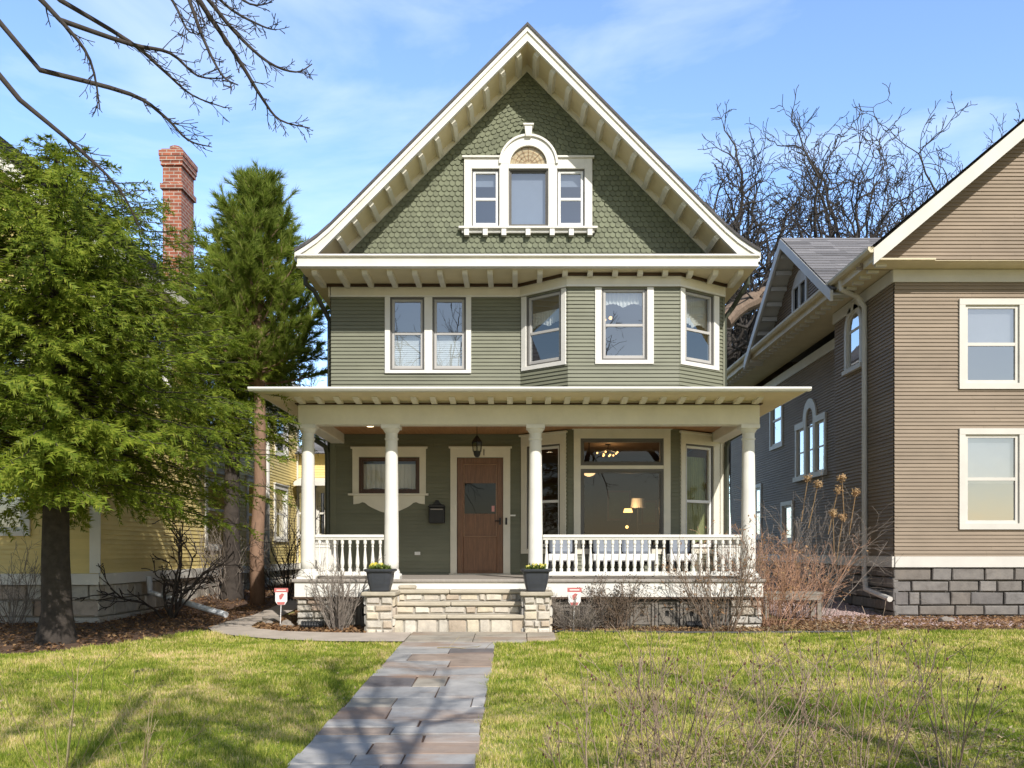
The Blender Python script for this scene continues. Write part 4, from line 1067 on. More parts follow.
for (pa, pb), ks in zip(rows, kinds):
    ya, yb_ = tdist(pa) - CAM_D, tdist(pb) - CAM_D; g_ = .006
    e0, e1 = q.uniform(-.008, .008), q.uniform(-.008, .008); x = -1.60 + e0; x9 = -.29 + e1
    W_ = x9 - x; u = 0
    for f, k in ks:
        a, b = x + W_ * u + g_, x + W_ * f - g_; u = f; m.cur = k
        h = q.uniform(.020, .032)
        J = lambda s=.009: q.uniform(-s, s)
        m.slab([(a + J(), yb_ + g_ + J(.005)), ((a + b) / 2, yb_ + g_ + J(.007)), (b + J(), yb_ + g_ + J(.005)), (b + J(), ya - g_ + J(.005)), ((a + b) / 2 + J(), ya - g_ + J(.007)), (a + J(), ya - g_ + J(.005))], lambda x_, y_: gz(y_) - .03, lambda x_, y_: gz(y_) + h)
o = m.build('front_walk', MN, bevel=.007); o['kind'] = 'structure'
sheet('walk_bed', 'mulch', [(-1.59, -16.9), (-.30, -16.9), (-.30, -1.9), (-1.59, -1.9)], .012)

# ------------------------------------------------------------------ grass, litter, gravel
def inside(poly, X, Y):
    r = np.zeros(len(X), bool); n = len(poly); j = n - 1
    for i in range(n):
        xi, yi = poly[i]; xj, yj = poly[j]
        c = ((yi > Y) != (yj > Y)) & (X < (xj - xi) * (Y - yi) / (yj - yi + 1e-12) + xi); r ^= c; j = i
    return r
gzv = np.vectorize(lambda y: gz(y))
def raw_mesh(name, V, F, mat, kind='stuff'):
    me = bpy.data.meshes.new(name); nv, nf, k = len(V), len(F), F.shape[1]
    me.vertices.add(nv); me.vertices.foreach_set('co', V.astype(np.float32).ravel())
    me.loops.add(nf * k); me.loops.foreach_set('vertex_index', F.astype(np.int32).ravel())
    me.polygons.add(nf); me.polygons.foreach_set('loop_start', np.arange(0, nf * k, k, dtype=np.int32)); me.polygons.foreach_set('loop_total', np.full(nf, k, dtype=np.int32))
    me.update(calc_edges=True); me.materials.append(MATS[mat]); o = bpy.data.objects.new(name, me); C.objects.link(o)
    if kind: o['kind'] = kind
    return o
P_lawnL = [(-14, -10.6)] + [(-1.575 - .03 * random.Random(k).random(), -10.6 + k * .145) for k in range(60)] + [(-1.60, -1.98), (-2.6, -1.95), (-3.3, -1.78), (-4.0, -1.44), (-4.55, -1.0), (-4.88, -.75), (-5.28, -1.42), (-5.53, -2.22), (-6.22, -2.92), (-7.6, -3.32), (-14, -3.62)]
P_lawnR = [(14, -10.6), (14, -.42), (7.0, -.50), (5.2, -.75), (3.4, -.86), (1.6, -.82), (.62, -.74), (.60, -1.72), (-.30, -1.97)] + [(-.315 + .03 * random.Random(k + 500).random(), -1.99 - k * .145) for k in range(60)]
def blades(poly, n, seed, name):
    r = np.random.default_rng(seed); xs = [p[0] for p in poly]; ys = [p[1] for p in poly]
    X = np.zeros(0); Y = np.zeros(0)
    while len(X) < n:
        y = r.uniform(min(ys), max(ys), n * 2); x = r.uniform(min(xs), max(xs), n * 2)
        half = .60 * (y + CAM_D) + 1.2
        ok = inside(poly, x, y) & (np.abs(x) < half) & (r.random(n * 2) < np.clip(7.0 / (y + CAM_D), 0, 1) ** .8)
        X = np.r_[X, x[ok]]; Y = np.r_[Y, y[ok]]
    X, Y = X[:n], Y[:n]; Z = gzv(Y)
    k = n // 5; cc = r.integers(0, n, 900); pick = cc[r.integers(0, 900, k)]          # tufts
    X[:k] = X[pick] + r.normal(0, .035, k); Y[:k] = Y[pick] + r.normal(0, .035, k); Z = gzv(Y)
    tuft = np.ones(n); tuft[:k] = 1.45
    a = r.uniform(0, 2 * np.pi, n); tilt = r.uniform(.05, .95, n); h = tuft * r.uniform(.022, .056, n) * (1 + .35 * np.sin(X * 2.1 + Y * 1.3) * np.sin(Y * 2.7 - X)); wd = r.uniform(.0028, .0062, n) * np.clip((Y + CAM_D) / 8, .8, 1.6)
    b = r.uniform(0, 2 * np.pi, n)
    dx, dy = np.cos(a) * wd, np.sin(a) * wd; tx, ty = np.cos(b) * h * tilt, np.sin(b) * h * tilt; tz = h * np.sqrt(1 - .8 * tilt ** 2)
    V = np.stack([np.stack([X - dx, Y - dy, Z - .003], 1), np.stack([X + dx, Y + dy, Z - .003], 1), np.stack([X + tx, Y + ty, Z + tz], 1)], 1).reshape(-1, 3)
    return raw_mesh(name, V, np.arange(3 * n).reshape(-1, 3), 'grass')
blades(P_lawnL, 230000, 1, 'grass'); blades(P_lawnR, 300000, 2, 'grass')
def litter(polys, n, seed, name, mat, s0=.02, s1=.05, up=.02):
    r = np.random.default_rng(seed); VV = []
    for poly, k in polys:
        k = int(n * k); xs = [p[0] for p in poly]; ys = [p[1] for p in poly]; X = np.zeros(0); Y = np.zeros(0)
        while len(X) < k:
            x = r.uniform(min(xs), max(xs), k * 3); y = r.uniform(min(ys), max(ys), k * 3); ok = inside(poly, x, y) & (np.abs(x) < .62 * (y + CAM_D) + .5); X = np.r_[X, x[ok]]; Y = np.r_[Y, y[ok]]
        X, Y = X[:k], Y[:k]; Z = gzv(Y) + .012 + r.uniform(0, up, k)
        a = r.uniform(0, 2 * np.pi, k); s = r.uniform(s0, s1, k); w = s * r.uniform(.3, .7, k); p = r.uniform(-.5, .5, (k, 2))
        ux, uy = np.cos(a), np.sin(a)
        q = [np.stack([X + ux * s * i - uy * w * j, Y + uy * s * i + ux * w * j, Z + s * (p[:, 0] * i + p[:, 1] * j) + .3 * s * (abs(i) > .5)], 1) for i, j in ((-1, 0), (0, -1), (1, 0), (0, 1))]
        VV.append(np.stack(q, 1).reshape(-1, 3))
    V = np.concatenate(VV); return raw_mesh(name, V, np.arange(len(V)).reshape(-1, 4), mat)
litter([(P_left, .55), (P_mid, .16), (P_right, .29)], 30000, 4, 'leaf_litter', 'dead_leaf', .015, .04, .03)
litter([([(.5, 0), (.5, -.95), (6, -.95), (6, .3)], .3), ([(.35, -8.6), (5.0, -8.8), (5.0, -7.1), (2.2, -7.2), (1.0, -7.7)], .45), (P_lawnL, .07), (P_lawnR, .07)], 5000, 6, 'straw_litter', 'straw', .008, .026, .04)
r_ = np.random.default_rng(9); k = 5200
X = np.concatenate([r_.uniform(4.6, 8.6, k)]); Y = r_.uniform(.2, 7, k); ok = inside(P_grav, X, Y); X, Y = X[ok], Y[ok]; k = len(X)
S = r_.uniform(.012, .035, k); Z = gzv(Y) + .012
O = np.array([(1, 0, 0), (0, 1, 0), (-1, 0, 0), (0, -1, 0), (0, 0, .7), (0, 0, -.6)])
jit = 1 + r_.uniform(-.3, .3, (k, 6, 3))
V = (np.stack([X, Y, Z], 1)[:, None, :] + O[None] * S[:, None, None] * jit).reshape(-1, 3)
FO = np.array([(0, 1, 4), (1, 2, 4), (2, 3, 4), (3, 0, 4), (1, 0, 5), (2, 1, 5), (3, 2, 5), (0, 3, 5)])
F = (FO[None] + (np.arange(k) * 6)[:, None, None]).reshape(-1, 3)
raw_mesh('gravel', V, F, 'pebble')

# ------------------------------------------------------------------ plants
def rot_rand(d, ang, q):
    ax = d.orthogonal().normalized(); ax.rotate(Matrix.Rotation(q.uniform(0, 2 * math.pi), 3, d)); v = d.copy(); v.rotate(Matrix.Rotation(ang, 3, ax)); return v
def limb(mb, q, p, d, L, r, lev, cfg, ends=None):
    n = max(3, int(L / cfg['seg'][lev])); pts = [p.copy()]; rads = [r]; dirs = [d.copy()]
    tip = cfg.get('tip', .35)
    for i in range(n):
        w = cfg['wig'][lev]
        d = (d + Vector((q.gauss(0, w), q.gauss(0, w), q.gauss(0, w))) + Vector((0, 0, cfg['up'][lev]))).normalized()
        p = p + d * (L / n); pts.append(p.copy()); dirs.append(d.copy()); rads.append(max(cfg['rmin'], r * (1 - (1 - tip) * (i + 1) / n)))
    mb.tube(pts, rads, cfg['sides'][lev], cap=False)
    if lev + 1 < len(cfg['kids']) + 1 and lev < len(cfg['kids']):
        k = cfg['kids'][lev]; k = int(k * q.uniform(.8, 1.25) + .5)
        for j in range(k):
            f = cfg['from'][lev] + (1 - cfg['from'][lev]) * (j + q.random()) / k
            i = min(n, max(1, int(f * n)))
            nd = rot_rand(dirs[i], R(q.uniform(*cfg['ang'][lev])), q)
            nl = L * cfg['ratio'][lev] * q.uniform(.65, 1.2) * (1.15 - .5 * f)
            limb(mb, q, pts[i], nd, nl, max(cfg['rmin'], rads[i] * cfg['rr'][lev]), lev + 1, cfg, ends)
        if cfg.get('endfork'):
            for s_ in (0, 1):
                nd = rot_rand(d, R(q.uniform(12, 34)), q); limb(mb, q, p, nd, L * cfg['ratio'][lev] * q.uniform(.55, 1.0), max(cfg['rmin'], rads[-1] * (.95 - .2 * s_)), lev + 1, cfg, ends)
    elif ends is not None: ends.append((p, d))
OAK = dict(seg=[1.0, .6, .4, .3, .3], wig=[.12, .20, .26, .30, .3], up=[.03, .06, .07, .06, .05], sides=[9, 7, 6, 4, 3], kids=[4, 3, 2, 2], ratio=[.60, .58, .54, .6], rr=[.74, .70, .62, .6], ang=[(34, 64), (34, 64), (30, 65), (30, 70)], rmin=.020, tip=.44, endfork=True)
OAK['from'] = [.35, .22, .2, .2]
def bare_tree(name, label, base, h, r, seed, lean=(0, 0), cfg=OAK, group=None, bark='bark_oak', spread=0, **ov):
    q = random.Random(seed); c = dict(cfg); c.update(ov)
    t = thing(name, label, 'tree', base, group); m = MB()
    n = 5; pts = [Vector(base) + Vector((0, 0, -.2))]; d = Vector((lean[0], lean[1], 1)).normalized()
    tr = MB(); hh = h * .34; p = Vector(base); rads = [r * 1.5]
    for i in range(n):
        d = (d + Vector((q.gauss(0, .05), q.gauss(0, .05), 0))).normalized(); p = p + d * hh / n; pts.append(p.copy()); rads.append(r * (1.12 - .3 * (i + 1) / n))
    tr.tube(pts, rads, 14); tr.build('trunk', bark, t, smooth=True, recalc=False)
    k = c.get('forks', 4)
    for j in range(k):
        a = 2 * math.pi * (j + q.uniform(-.25, .25)) / k; sp = q.uniform(.5, 1.15) if j else .15
        nd = (d + Vector((math.cos(a) * sp, math.sin(a) * sp, 0))).normalized()
        limb(m, q, pts[-1 - (j % 2)], nd, h * q.uniform(.50, .62), rads[-1] * q.uniform(.62, .85), 0, c)
    A = np.array(m.v) - np.array(base)
    if spread:
        A[:, 2] *= h / A[:, 2].max(); cz_ = np.clip(A[:, 2] / (h * .34), .0, 1)
        rr_ = np.percentile(np.hypot(A[:, 0], A[:, 1]), 97); k_ = 1 + (max(.7, spread / rr_) - 1) * np.clip((A[:, 2] - hh * .8) / (h * .25), 0, 1)
        A[:, 0] *= k_; A[:, 1] *= k_
        if name == 'oak_tree':               # boughs that lean forward must not overtop the height read for the tree
            want = (h + base[2] - CAM_Z) / (base[1] + CAM_D); got = np.percentile((A[:, 2] + base[2] - CAM_Z) / (A[:, 1] + base[1] + CAM_D), 99.98)
            A[:, 2] *= 1 + (want / got - 1) * np.clip(A[:, 2] / (h * .4), 0, 1)
        m.v = [tuple(x) for x in A + np.array(base)]
    m.build('crown', bark, t, smooth=True, recalc=False)
    return t
GRP = 'bare oaks standing behind the houses'
def oak_at(px, top, y, label, seed, r=.34, **kw):
    x = xx(px, y); h = zz(top, y) - .2
    bare_tree('oak_tree', label, (x, y, .2), h, r, seed, group=GRP, **kw)
oak_at(704, 114, 28, 'bare oak just right of the gable slope with upright dark limbs', 25, .48, forks=5, spread=3.4)
oak_at(748, 102, 27, 'tall bare oak between the green house and the grey roof', 12, .58, forks=6, spread=5.4)
oak_at(800, 112, 31, 'bare oak behind the peak of the grey side gable', 17, .56, forks=5, spread=5.6)
oak_at(868, 92, 27, 'bare oak towering over the ridge of the grey shingled roof', 13, .60, forks=6, spread=5.6)
oak_at(925, 88, 25, 'bare oak standing behind the joint of the grey roofs', 19, .42, forks=6, spread=5)
oak_at(1000, 110, 32, 'bare oak far off beyond the grey house, rightmost of the oaks', 14, .34, spread=5)
# the sawn-off leaning limb shows beside the house corner
m = MB(); p0, p1, p2 = pt(724, 322, 19), pt(752, 300, 19.6), pt(800, 272, 20.5)
lp = [p0.lerp(p1, .0), p0.lerp(p1, .35), p0.lerp(p1, .7), p1, p1.lerp(p2, .35), p1.lerp(p2, .7), p2, pt(832, 264, 21)]
for v_ in lp[1:-1]: v_ += Vector((rnd.uniform(-.07, .07), 0, rnd.uniform(-.08, .08)))
m.tube(lp, [.31, .34, .30, .33, .27, .30, .27, .26], 11)
lt = thing('leaning_tree', 'thick leaning tree trunk with a sawn end beside the house corner', 'tree', (p0.x + 1, p0.y, .2))
m.build('trunk', 'twig_brown', lt, recalc=False)
q = random.Random(77); m = MB()
for k in range(4):
    s = pt(728 + k * 10, 319 - k * 6, 19.5); limb(m, q, s, Vector((q.uniform(-.8, .6), q.uniform(-.3, .5), q.uniform(-.5, 1))).normalized(), q.uniform(2, 3.6), .07, 2, OAK)
m.tube([pt(834, 252, 21.1), pt(836, 330, 21.3), pt(836, 600, 21.3)], [.28, .4, .5], 10)
m.build('crown', 'bark_oak', lt, smooth=True, recalc=False)
THIN = dict(OAK); THIN.update(endfork=False, tip=.3, kids=[8, 6, 5], ratio=[.5, .5, .5], up=[.06, .09, .06, .04, .04], ang=[(18, 40), (25, 50), (25, 55)], rmin=.010, wig=[.05, .10, .14, .2, .2], rr=[.45, .55, .6])
THIN['from'] = [.25, .2, .2]
for px, tp, yy, lab, sd in ((150, 172, 26, 'thin bare tree behind the brick chimney, on its outer side', 31), (222, 188, 28, 'thin bare tree between the brick chimney and the pine', 32), (318, 290, 36, 'low bare tree seen between the pine and the house corner', 33)):
    bare_tree('bare_tree', lab, (xx(px, yy), yy, .2), zz(tp, yy) - .2, .16, sd, cfg=THIN, group='thin bare trees behind the yellow house', bark='bark_dark', forks=3, spread=1.8)
for px, tp, yy, lab, sd in ((745, 440, 45, 'far bare tree seen through the gap beside the porch column', 34),):
    bare_tree('bare_tree', lab, (xx(px, yy), yy, .2), zz(tp, yy) + 2, .16, sd, cfg=THIN, bark='bark_dark', forks=3)
# street trees on the photographer's side: one hangs its boughs into the sky, the others only shade lawn and path
STREET = dict(OAK); STREET.update(endfork=False, tip=.3, kids=[6, 5, 5, 4], rmin=.007, seg=[1.2, .8, .6, .45, .35], up=[.02, .07, .08, .06, .05], wig=[.07, .12, .16, .2, .24])
bare_tree('street_tree', 'bare street tree on the boulevard that shades the right lawn', (7.2, -19.5, -.7), 12.5, .24, 41, cfg=STREET, bark='bark_dark', kids=[6, 5, 4])
bare_tree('street_tree', 'bare street tree on the boulevard that shades the path and left lawn', (2.2, -17.7, -.7), 13.0, .24, 42, cfg=STREET, bark='bark_dark', kids=[7, 6, 4], spread=4.0)
bare_tree('street_tree', 'bare street tree on the boulevard reflected in the paired upper windows', (-3.2, -21.0, -.7), 14.5, .26, 43, cfg=STREET, bark='bark_dark', kids=[7, 6, 4], spread=4.0)
tb = thing('shade_tree', 'bare tree whose dark boughs hang into the sky above the chimney', 'tree', (-8.4, -8.0, -.27))
m = MB(); m.tube([(-8.4, -8, -.4), (-8.35, -8, 1), (-8.1, -7.8, 3.5), (-7.6, -7.4, 6), (-7.2, -7.0, 8)], [.42, .32, .27, .22, .16], 14); m.build('trunk', 'bark_dark', tb, smooth=True, recalc=False)
m = MB(); q = random.Random(5)
TW = dict(seg=[.25, .14, .09], wig=[.10, .14, .18], up=[-.02, .0, .02], sides=[5, 4, 3], kids=[5, 3], ratio=[.42, .45], rr=[.55, .6], ang=[(25, 55), (25, 60)], rmin=.0032, tip=.3); TW['from'] = [.15, .2]
curves = [([(120, -60), (185, -15), (212, 20), (240, 62), (262, 98), (280, 120), (310, 128)], 7.5, .035), ([(150, -60), (200, -10), (235, 32), (268, 62), (296, 72), (312, 64)], 7.7, .028), ([(140, -70), (180, -20), (203, 38), (222, 75), (238, 85)], 7.2, .024),
          ([(60, 20), (130, 44), (170, 53), (198, 76), (228, 78)], 7.6, .026), ([(60, 0), (130, 42), (163, 70), (192, 95), (226, 108)], 8.0, .026), ([(40, 70), (130, 94), (165, 117), (188, 140), (212, 147)], 7.8, .026),
          ([(150, -50), (200, -18), (232, 10), (262, 26), (276, 30)], 7.9, .022), ([(110, -40), (165, -8), (186, 28), (194, 33)], 7.4, .02), ([(20, 100), (80, 150), (120, 190), (140, 230)], 7.6, .028), ([(150, -60), (215, -20), (250, 4), (272, 2)], 7.6, .02), ([(0, -40), (60, 20), (90, 60), (100, 110)], 7.3, .03)]
hub = Vector((-7.2, -7.0, 8))
for cv, t, r0 in curves:
    pts = [pt(px, py, t - CAM_D + .25 * i * (1 if r0 > .025 else -1) * .6) for i, (px, py) in enumerate(cv)]
    # smooth the polyline
    sm = []
    for i in range(len(pts) - 1):
        a, b = pts[i], pts[i + 1]; pa = pts[i - 1] if i else a; pb = pts[i + 2] if i + 2 < len(pts) else b
        for s in range(4):
            u = s / 4; sm.append(.5 * ((2 * a) + (b - pa) * u + (2 * pa - 5 * a + 4 * b - pb) * u * u + (3 * a - pa - 3 * b + pb) * u ** 3))
    sm.append(pts[-1]); n = len(sm)
    start = [hub + (sm[0] - hub) * f + Vector((0, 0, .35 * math.sin(math.pi * f))) for f in (0, .2, .4, .6, .8)]
    for v_ in start[1:]: v_ += Vector((q.uniform(-.12, .12), q.uniform(-.12, .12), q.uniform(-.12, .12)))
    m.tube(start + sm, [r0 * 1.5, r0 * 1.35, r0 * 1.2, r0 * 1.1, r0 * 1.0] + [max(.0045, r0 * .85 * (1 - .85 * i / n)) for i in range(n)], 6, cap=False)
    for i in range(3, n - 1):
        for _ in range(2 if q.random() < .35 else 1):
            d = (sm[min(n - 1, i + 1)] - sm[i - 1]).normalized(); limb(m, q, sm[i], rot_rand(d, R(q.uniform(20, 50)), q), q.uniform(.1, .42) * (1 - .55 * i / n), max(.004, r0 * .3 * (1 - .7 * i / n)), 1, TW)
for k in range(6):
    limb(m, q, hub + Vector((0, 0, -q.uniform(0, 1))), Vector((q.uniform(-1, .2), q.uniform(-.9, .6), q.uniform(.2, 1))).normalized(), q.uniform(3, 5), .09, 1, STREET)
m.build('crown', 'bark_dark', tb, smooth=True, recalc=False)

# --- evergreens
def spruce(label, base, z0, z1, rad, seed, nb, cat='tree'):
    q = random.Random(seed); t = thing('spruce_tree', label, cat, base); bx, by, bz = base
    m = MB(); m.tube([(bx, by, bz - .15), (bx, by, bz + .12), (bx + .01, by, bz + .45), (bx - .02, by + .02, bz + 1.2), (bx + .03, by, (z0 + z1) / 2), (bx, by, z1)], [.34, .26, .205, .185, .12, .02], 14); m.build('trunk', 'bark_dark', t, smooth=True, recalc=False)
    lm = MB(); V = []
    for k in range(nb):
        f = (k + q.random()) / nb; z = z0 + (z1 - z0) * f ** .9
        prof = min(1, .78 + f * 1.4) * (1 - f ** 1.7) ** .62 + .05
        L = rad * prof * q.uniform(.72, 1.12); a = k * 2.39996 + q.uniform(-.3, .3)
        out = Vector((math.cos(a), math.sin(a), 0)); n = max(4, int(L / .16)); pts = []
        dip = q.uniform(.10, .34) * (1 - f * .6)
        for i in range(n + 1):
            s = i / n; pts.append(Vector((bx, by, z)) + out * L * s + Vector((0, 0, -dip * L * (s ** 1.2) + .22 * L * max(0, s - .65) ** 1.3 * (1 if f > .3 else .4))) + Vector((q.gauss(0, .02), q.gauss(0, .02), q.gauss(0, .015))))
        lm.tube(pts, [max(.006, .03 * (1 - .8 * i / n) * L / rad * .55) for i in range(n + 1)], 4, cap=False)
        side = out.cross(Vector((0, 0, 1)))
        for i in range(1, n + 1):
            s = i / n
            if s < .22 and f < .9: continue
            d0 = (pts[i] - pts[i - 1]).normalized()
            for sg in (-1, 1, 0) if i == n else (-1, 1):
                tl = min(.62, L * .34) * (1.15 - s * .75) * q.uniform(.6, 1.15)
                d = (d0 * q.uniform(.5, .9) + side * sg * q.uniform(.6, 1) + Vector((0, 0, q.uniform(-.75, .25)))).normalized() if sg else d0
                p = pts[i].copy(); ns = max(3, int(tl / .042))
                for j in range(ns):
                    d = (d + Vector((0, 0, -.05)) + Vector((q.gauss(0, .05), q.gauss(0, .05), q.gauss(0, .05)))).normalized(); p2 = p + d * tl / ns
                    up = d.cross(side if abs(d.dot(side)) < .8 else out).normalized(); sd = d.cross(up)
                    for e in (-1, 1, -1, 1):
                        nl = q.uniform(.05, .10); w = (d * .75 + sd * e * q.uniform(.5, 1) + up * q.uniform(-.6, .5)).normalized()
                        c = d.cross(w).normalized().cross(w) * q.uniform(.007, .014); b = p + (p2 - p) * q.random()
                        V.append((b - c, b + c, b + w * nl))
                    p = p2
    lm.build('branches', 'bark_dark', t, recalc=False)
    arr = np.array([[tuple(x) for x in tri] for tri in V]).reshape(-1, 3) - np.array(base)
    o = raw_mesh('needles', arr, np.arange(len(arr)).reshape(-1, 3), 'needles_spruce', None); o.parent = t; WL[o.name] = base
    return t
spruce('broad dense spruce with drooping sprays beside the yellow house', (-6.45, -1.9, gz(-1.9)), 2.2, 6.9, 3.0, 3, 360)
spruce('second yellow green spruce standing close behind the bare pine trunk', (xx(232, 5.6), 5.6, .15), zz(430, 5.6), zz(236, 5.6), 2.15, 8, 230)
def pine(label, base, z0, z1, rad, seed):
    q = random.Random(seed); t = thing('pine_tree', label, 'tree', base); bx, by, bz = base
    m = MB(); m.tube([(bx, by, bz - .2), (bx - .03, by, bz + 1.2), (bx + .05, by, bz + 2.6), (bx + .02, by, z0 + 2), (bx, by, z1 - .3)], [.17, .145, .13, .10, .025], 12); m.build('trunk', 'bark_pine', t, smooth=True, recalc=False)
    lm = MB(); V = []; nb = 132
    def tuft(p, d, n, L):
        a = d.orthogonal().normalized(); b = d.cross(a)
        for _ in range(n):
            an = q.uniform(0, 2 * math.pi); sp = q.uniform(.1, .95); w = (d + (a * math.cos(an) + b * math.sin(an)) * sp).normalized()
            o = p - d * q.uniform(0, .16); c = w.orthogonal().normalized(); c.rotate(Matrix.Rotation(q.uniform(0, 3.1), 3, w)); c *= q.uniform(.005, .009)
            V.append((o - c, o + c, o + w * L * q.uniform(.75, 1.15)))
    for k in range(nb):
        f = (k + q.random()) / nb; z = z0 + (z1 - z0 - .3) * f
        L = rad * (min(1, .6 + 1.4 * f) * (1 - f) ** .6 * 1.05 + .10) * q.uniform(.7, 1.2); a = k * 2.39996 + q.uniform(-.4, .4)
        d = Vector((math.cos(a), math.sin(a), q.uniform(-.15, .25) + f * .7)).normalized(); n = max(4, int(L / .2)); p = Vector((bx, by, z)); pts = [p]
        for i in range(n): d = (d + Vector((q.gauss(0, .07), q.gauss(0, .07), .06 + .05 * f))).normalized(); p = p + d * L / n; pts.append(p)
        lm.tube(pts, [max(.008, .035 * (1 - .75 * i / n) * (1 - f * .5)) for i in range(n + 1)], 5, cap=False)
        for i in range(1, n + 1):
            if i / n < .16: continue
            d0 = (pts[i] - pts[i - 1]).normalized()
            for _ in range(3):
                td = rot_rand(d0, R(q.uniform(20, 60)), q); td = (td + Vector((0, 0, .35))).normalized(); tl = q.uniform(.15, .45)
                lm.tube([pts[i], pts[i] + td * tl], [.008, .005], 3, cap=False); tuft(pts[i] + td * tl, td, 44, .19); tuft(pts[i] + td * tl * .55, td, 30, .17)
        tuft(pts[-1], (pts[-1] - pts[-2]).normalized(), 60, .2)
    for k in range(5): tuft(Vector((bx, by, z1 - .28 * k)), Vector((q.uniform(-.3, .3), q.uniform(-.3, .3), 1)).normalized(), 70, .22)
    lm.build('branches', 'bark_pine', t, recalc=False)
    arr = np.array([[tuple(x) for x in tri] for tri in V]).reshape(-1, 3) - np.array(base)
    o = raw_mesh('needles', arr, np.arange(len(arr)).reshape(-1, 3), 'needles_pine', None); o.parent = t; WL[o.name] = base
yp = 4.6
pine('tall pine with long needles and a bare pinkish trunk before the yellow house', (xx(258, yp), yp, gz(yp)), zz(385, yp), zz(182, yp), 1.55, 6)

# --- shrubs of bare twigs
def shrub(label, base, h, spread, stems, seed, mat, r=.008, sub=6, name='bare_shrub', wig=.08, up=.03, leaf=None, nleaf=0, ls=.03, kids2=2, group=None, base_r=.12, arch=0.0, bud=None):
    q = random.Random(seed); t = thing(name, label, 'shrub', base, group); m = MB(); tips = []
    cfg = dict(seg=[.10, .07, .05], wig=[wig, wig * 1.5, wig * 1.7], up=[up, up, up * .5], sides=[5, 4, 3], kids=[sub, kids2], ratio=[.42, .5], rr=[.62, .7], ang=[(18, 45), (20, 55)], rmin=max(.002, r * .32), tip=.4); cfg['from'] = [.2, .2]
    for k in range(stems):
        a = q.uniform(0, 2 * math.pi); s = q.random() ** .6
        d = Vector((math.cos(a) * s * spread / h, math.sin(a) * s * spread / h, 1)).normalized()
        limb(m, q, Vector(base) + Vector((math.cos(a) * s * base_r, math.sin(a) * s * base_r, -.03)), d, h * q.uniform(.7, 1.1) / max(.55, d.z), r * q.uniform(.7, 1.3), 0, cfg, tips)
    sm_ = m
    if leaf:
        f = MB()
        for _ in range(nleaf):
            p, d = tips[q.randrange(len(tips))]; p = p + Vector((q.gauss(0, .03), q.gauss(0, .03), q.gauss(0, .03))); w = Vector((q.uniform(-1, 1), q.uniform(-1, 1), q.uniform(-1, .6))).normalized(); c = w.orthogonal().normalized() * ls * q.uniform(.25, .45)
            L = ls * q.uniform(.7, 1.3); f.add([tuple(p), tuple(p + w * L * .5 + c), tuple(p + w * L), tuple(p + w * L * .5 - c)], [(0, 1, 2, 3)])
        f.build('dry_leaves', leaf, t, recalc=False)
    if bud:
        m.cur = 1
        for p, d in tips:
            if q.random() < .75: m.blob(tuple(p), bud * q.uniform(.7, 1.3), q.randrange(99), (1, 1, 1.6), 1, .1)
    m.build('stems', [mat, 'bud'], t, recalc=False)
    return t, tips
shrub('bare upright shrub with pale stems before the left porch railing', (xx(338, -.5), -.5, 0), 1.05, .55, 26, 51, 'twig_grey', .010, 5, wig=.06)
shrub('low dense mound of pale grey twigs right of the stair pier', (xx(578, -.48), -.48, 0), .50, .55, 60, 52, 'twig_grey', .006, 6, wig=.12, base_r=.22, kids2=3)
shrub('low shrub with tiny dark leaves before the lattice skirt', (xx(617, -.42), -.42, 0), .78, .5, 34, 53, 'twig_brown', .006, 6, leaf='dark_leaf', nleaf=1500, ls=.03, wig=.10, base_r=.2)
shrub('leggy bare shrub before the porch corner pier', (xx(722, -.55), -.55, 0), 1.35, .75, 30, 54, 'twig_brown', .008, 5, wig=.09, base_r=.25, leaf='dead_leaf', nleaf=160, ls=.05)
shrub('broad reddish bare bush beside the right end of the porch', (xx(768, .25), .25, 0), 1.4, .95, 34, 55, 'twig_red', .007, 6, wig=.09, base_r=.35, kids2=3, leaf='dead_leaf', nleaf=450, ls=.05)
shrub('second reddish bare bush set deeper along the right side', (xx(800, 2.0), 2.0, 0), 1.3, .75, 24, 56, 'twig_red', .007, 6, wig=.09, base_r=.3, kids2=3)
ht, tips = shrub('tall arching hydrangea with dried copper flower heads by the grey house', (xx(812, 2.4), 2.4, 0), 2.3, 1.5, 26, 57, 'twig_grey', .0065, 6, name='hydrangea', wig=.10, base_r=.3, up=.0)
q = random.Random(58)
for px, py in ((808, 478), (818, 484), (842, 478), (838, 490), (856, 492), (843, 517), (833, 513)):
    c = pt(px, py, 2.1 + q.uniform(-.3, .3)); f = MB()
    for _ in range(110):
        v = Vector((q.gauss(0, 1), q.gauss(0, 1), q.gauss(0, 1))).normalized(); p = c + v * q.uniform(.03, .095); w = rot_rand(v, R(q.uniform(40, 90)), q); s_ = v.cross(w).normalized() * .014
        f.add([tuple(p - w * .02), tuple(p + s_), tuple(p + w * .02), tuple(p - s_)], [(0, 1, 2, 3)])
    f.tube([c, c + Vector((q.uniform(-.2, .1), .1, -.8))], [.006, .008], 4)
    f.build('dried_flower_head', 'dead_bloom', ht, recalc=False)
shrub('gnarled dark bare shrub before the stone base of the yellow house', (-6.35, 2.0, 0), 1.7, 1.2, 7, 59, 'bark_dark', .028, 6, wig=.16, base_r=.1, kids2=4, up=.02)
shrub('dark bare shrub at the foot of the pine', (xx(286, 5.2), 5.2, .13), 2.0, 1.1, 14, 60, 'bark_dark', .014, 6, wig=.12, base_r=.2, kids2=3)
shrub('tangle of pale bare twigs under the yellow house window', (xx(225, 5.6), 5.6, .15), 1.7, 1.2, 26, 61, 'twig_grey', .009, 5, wig=.12, base_r=.3)
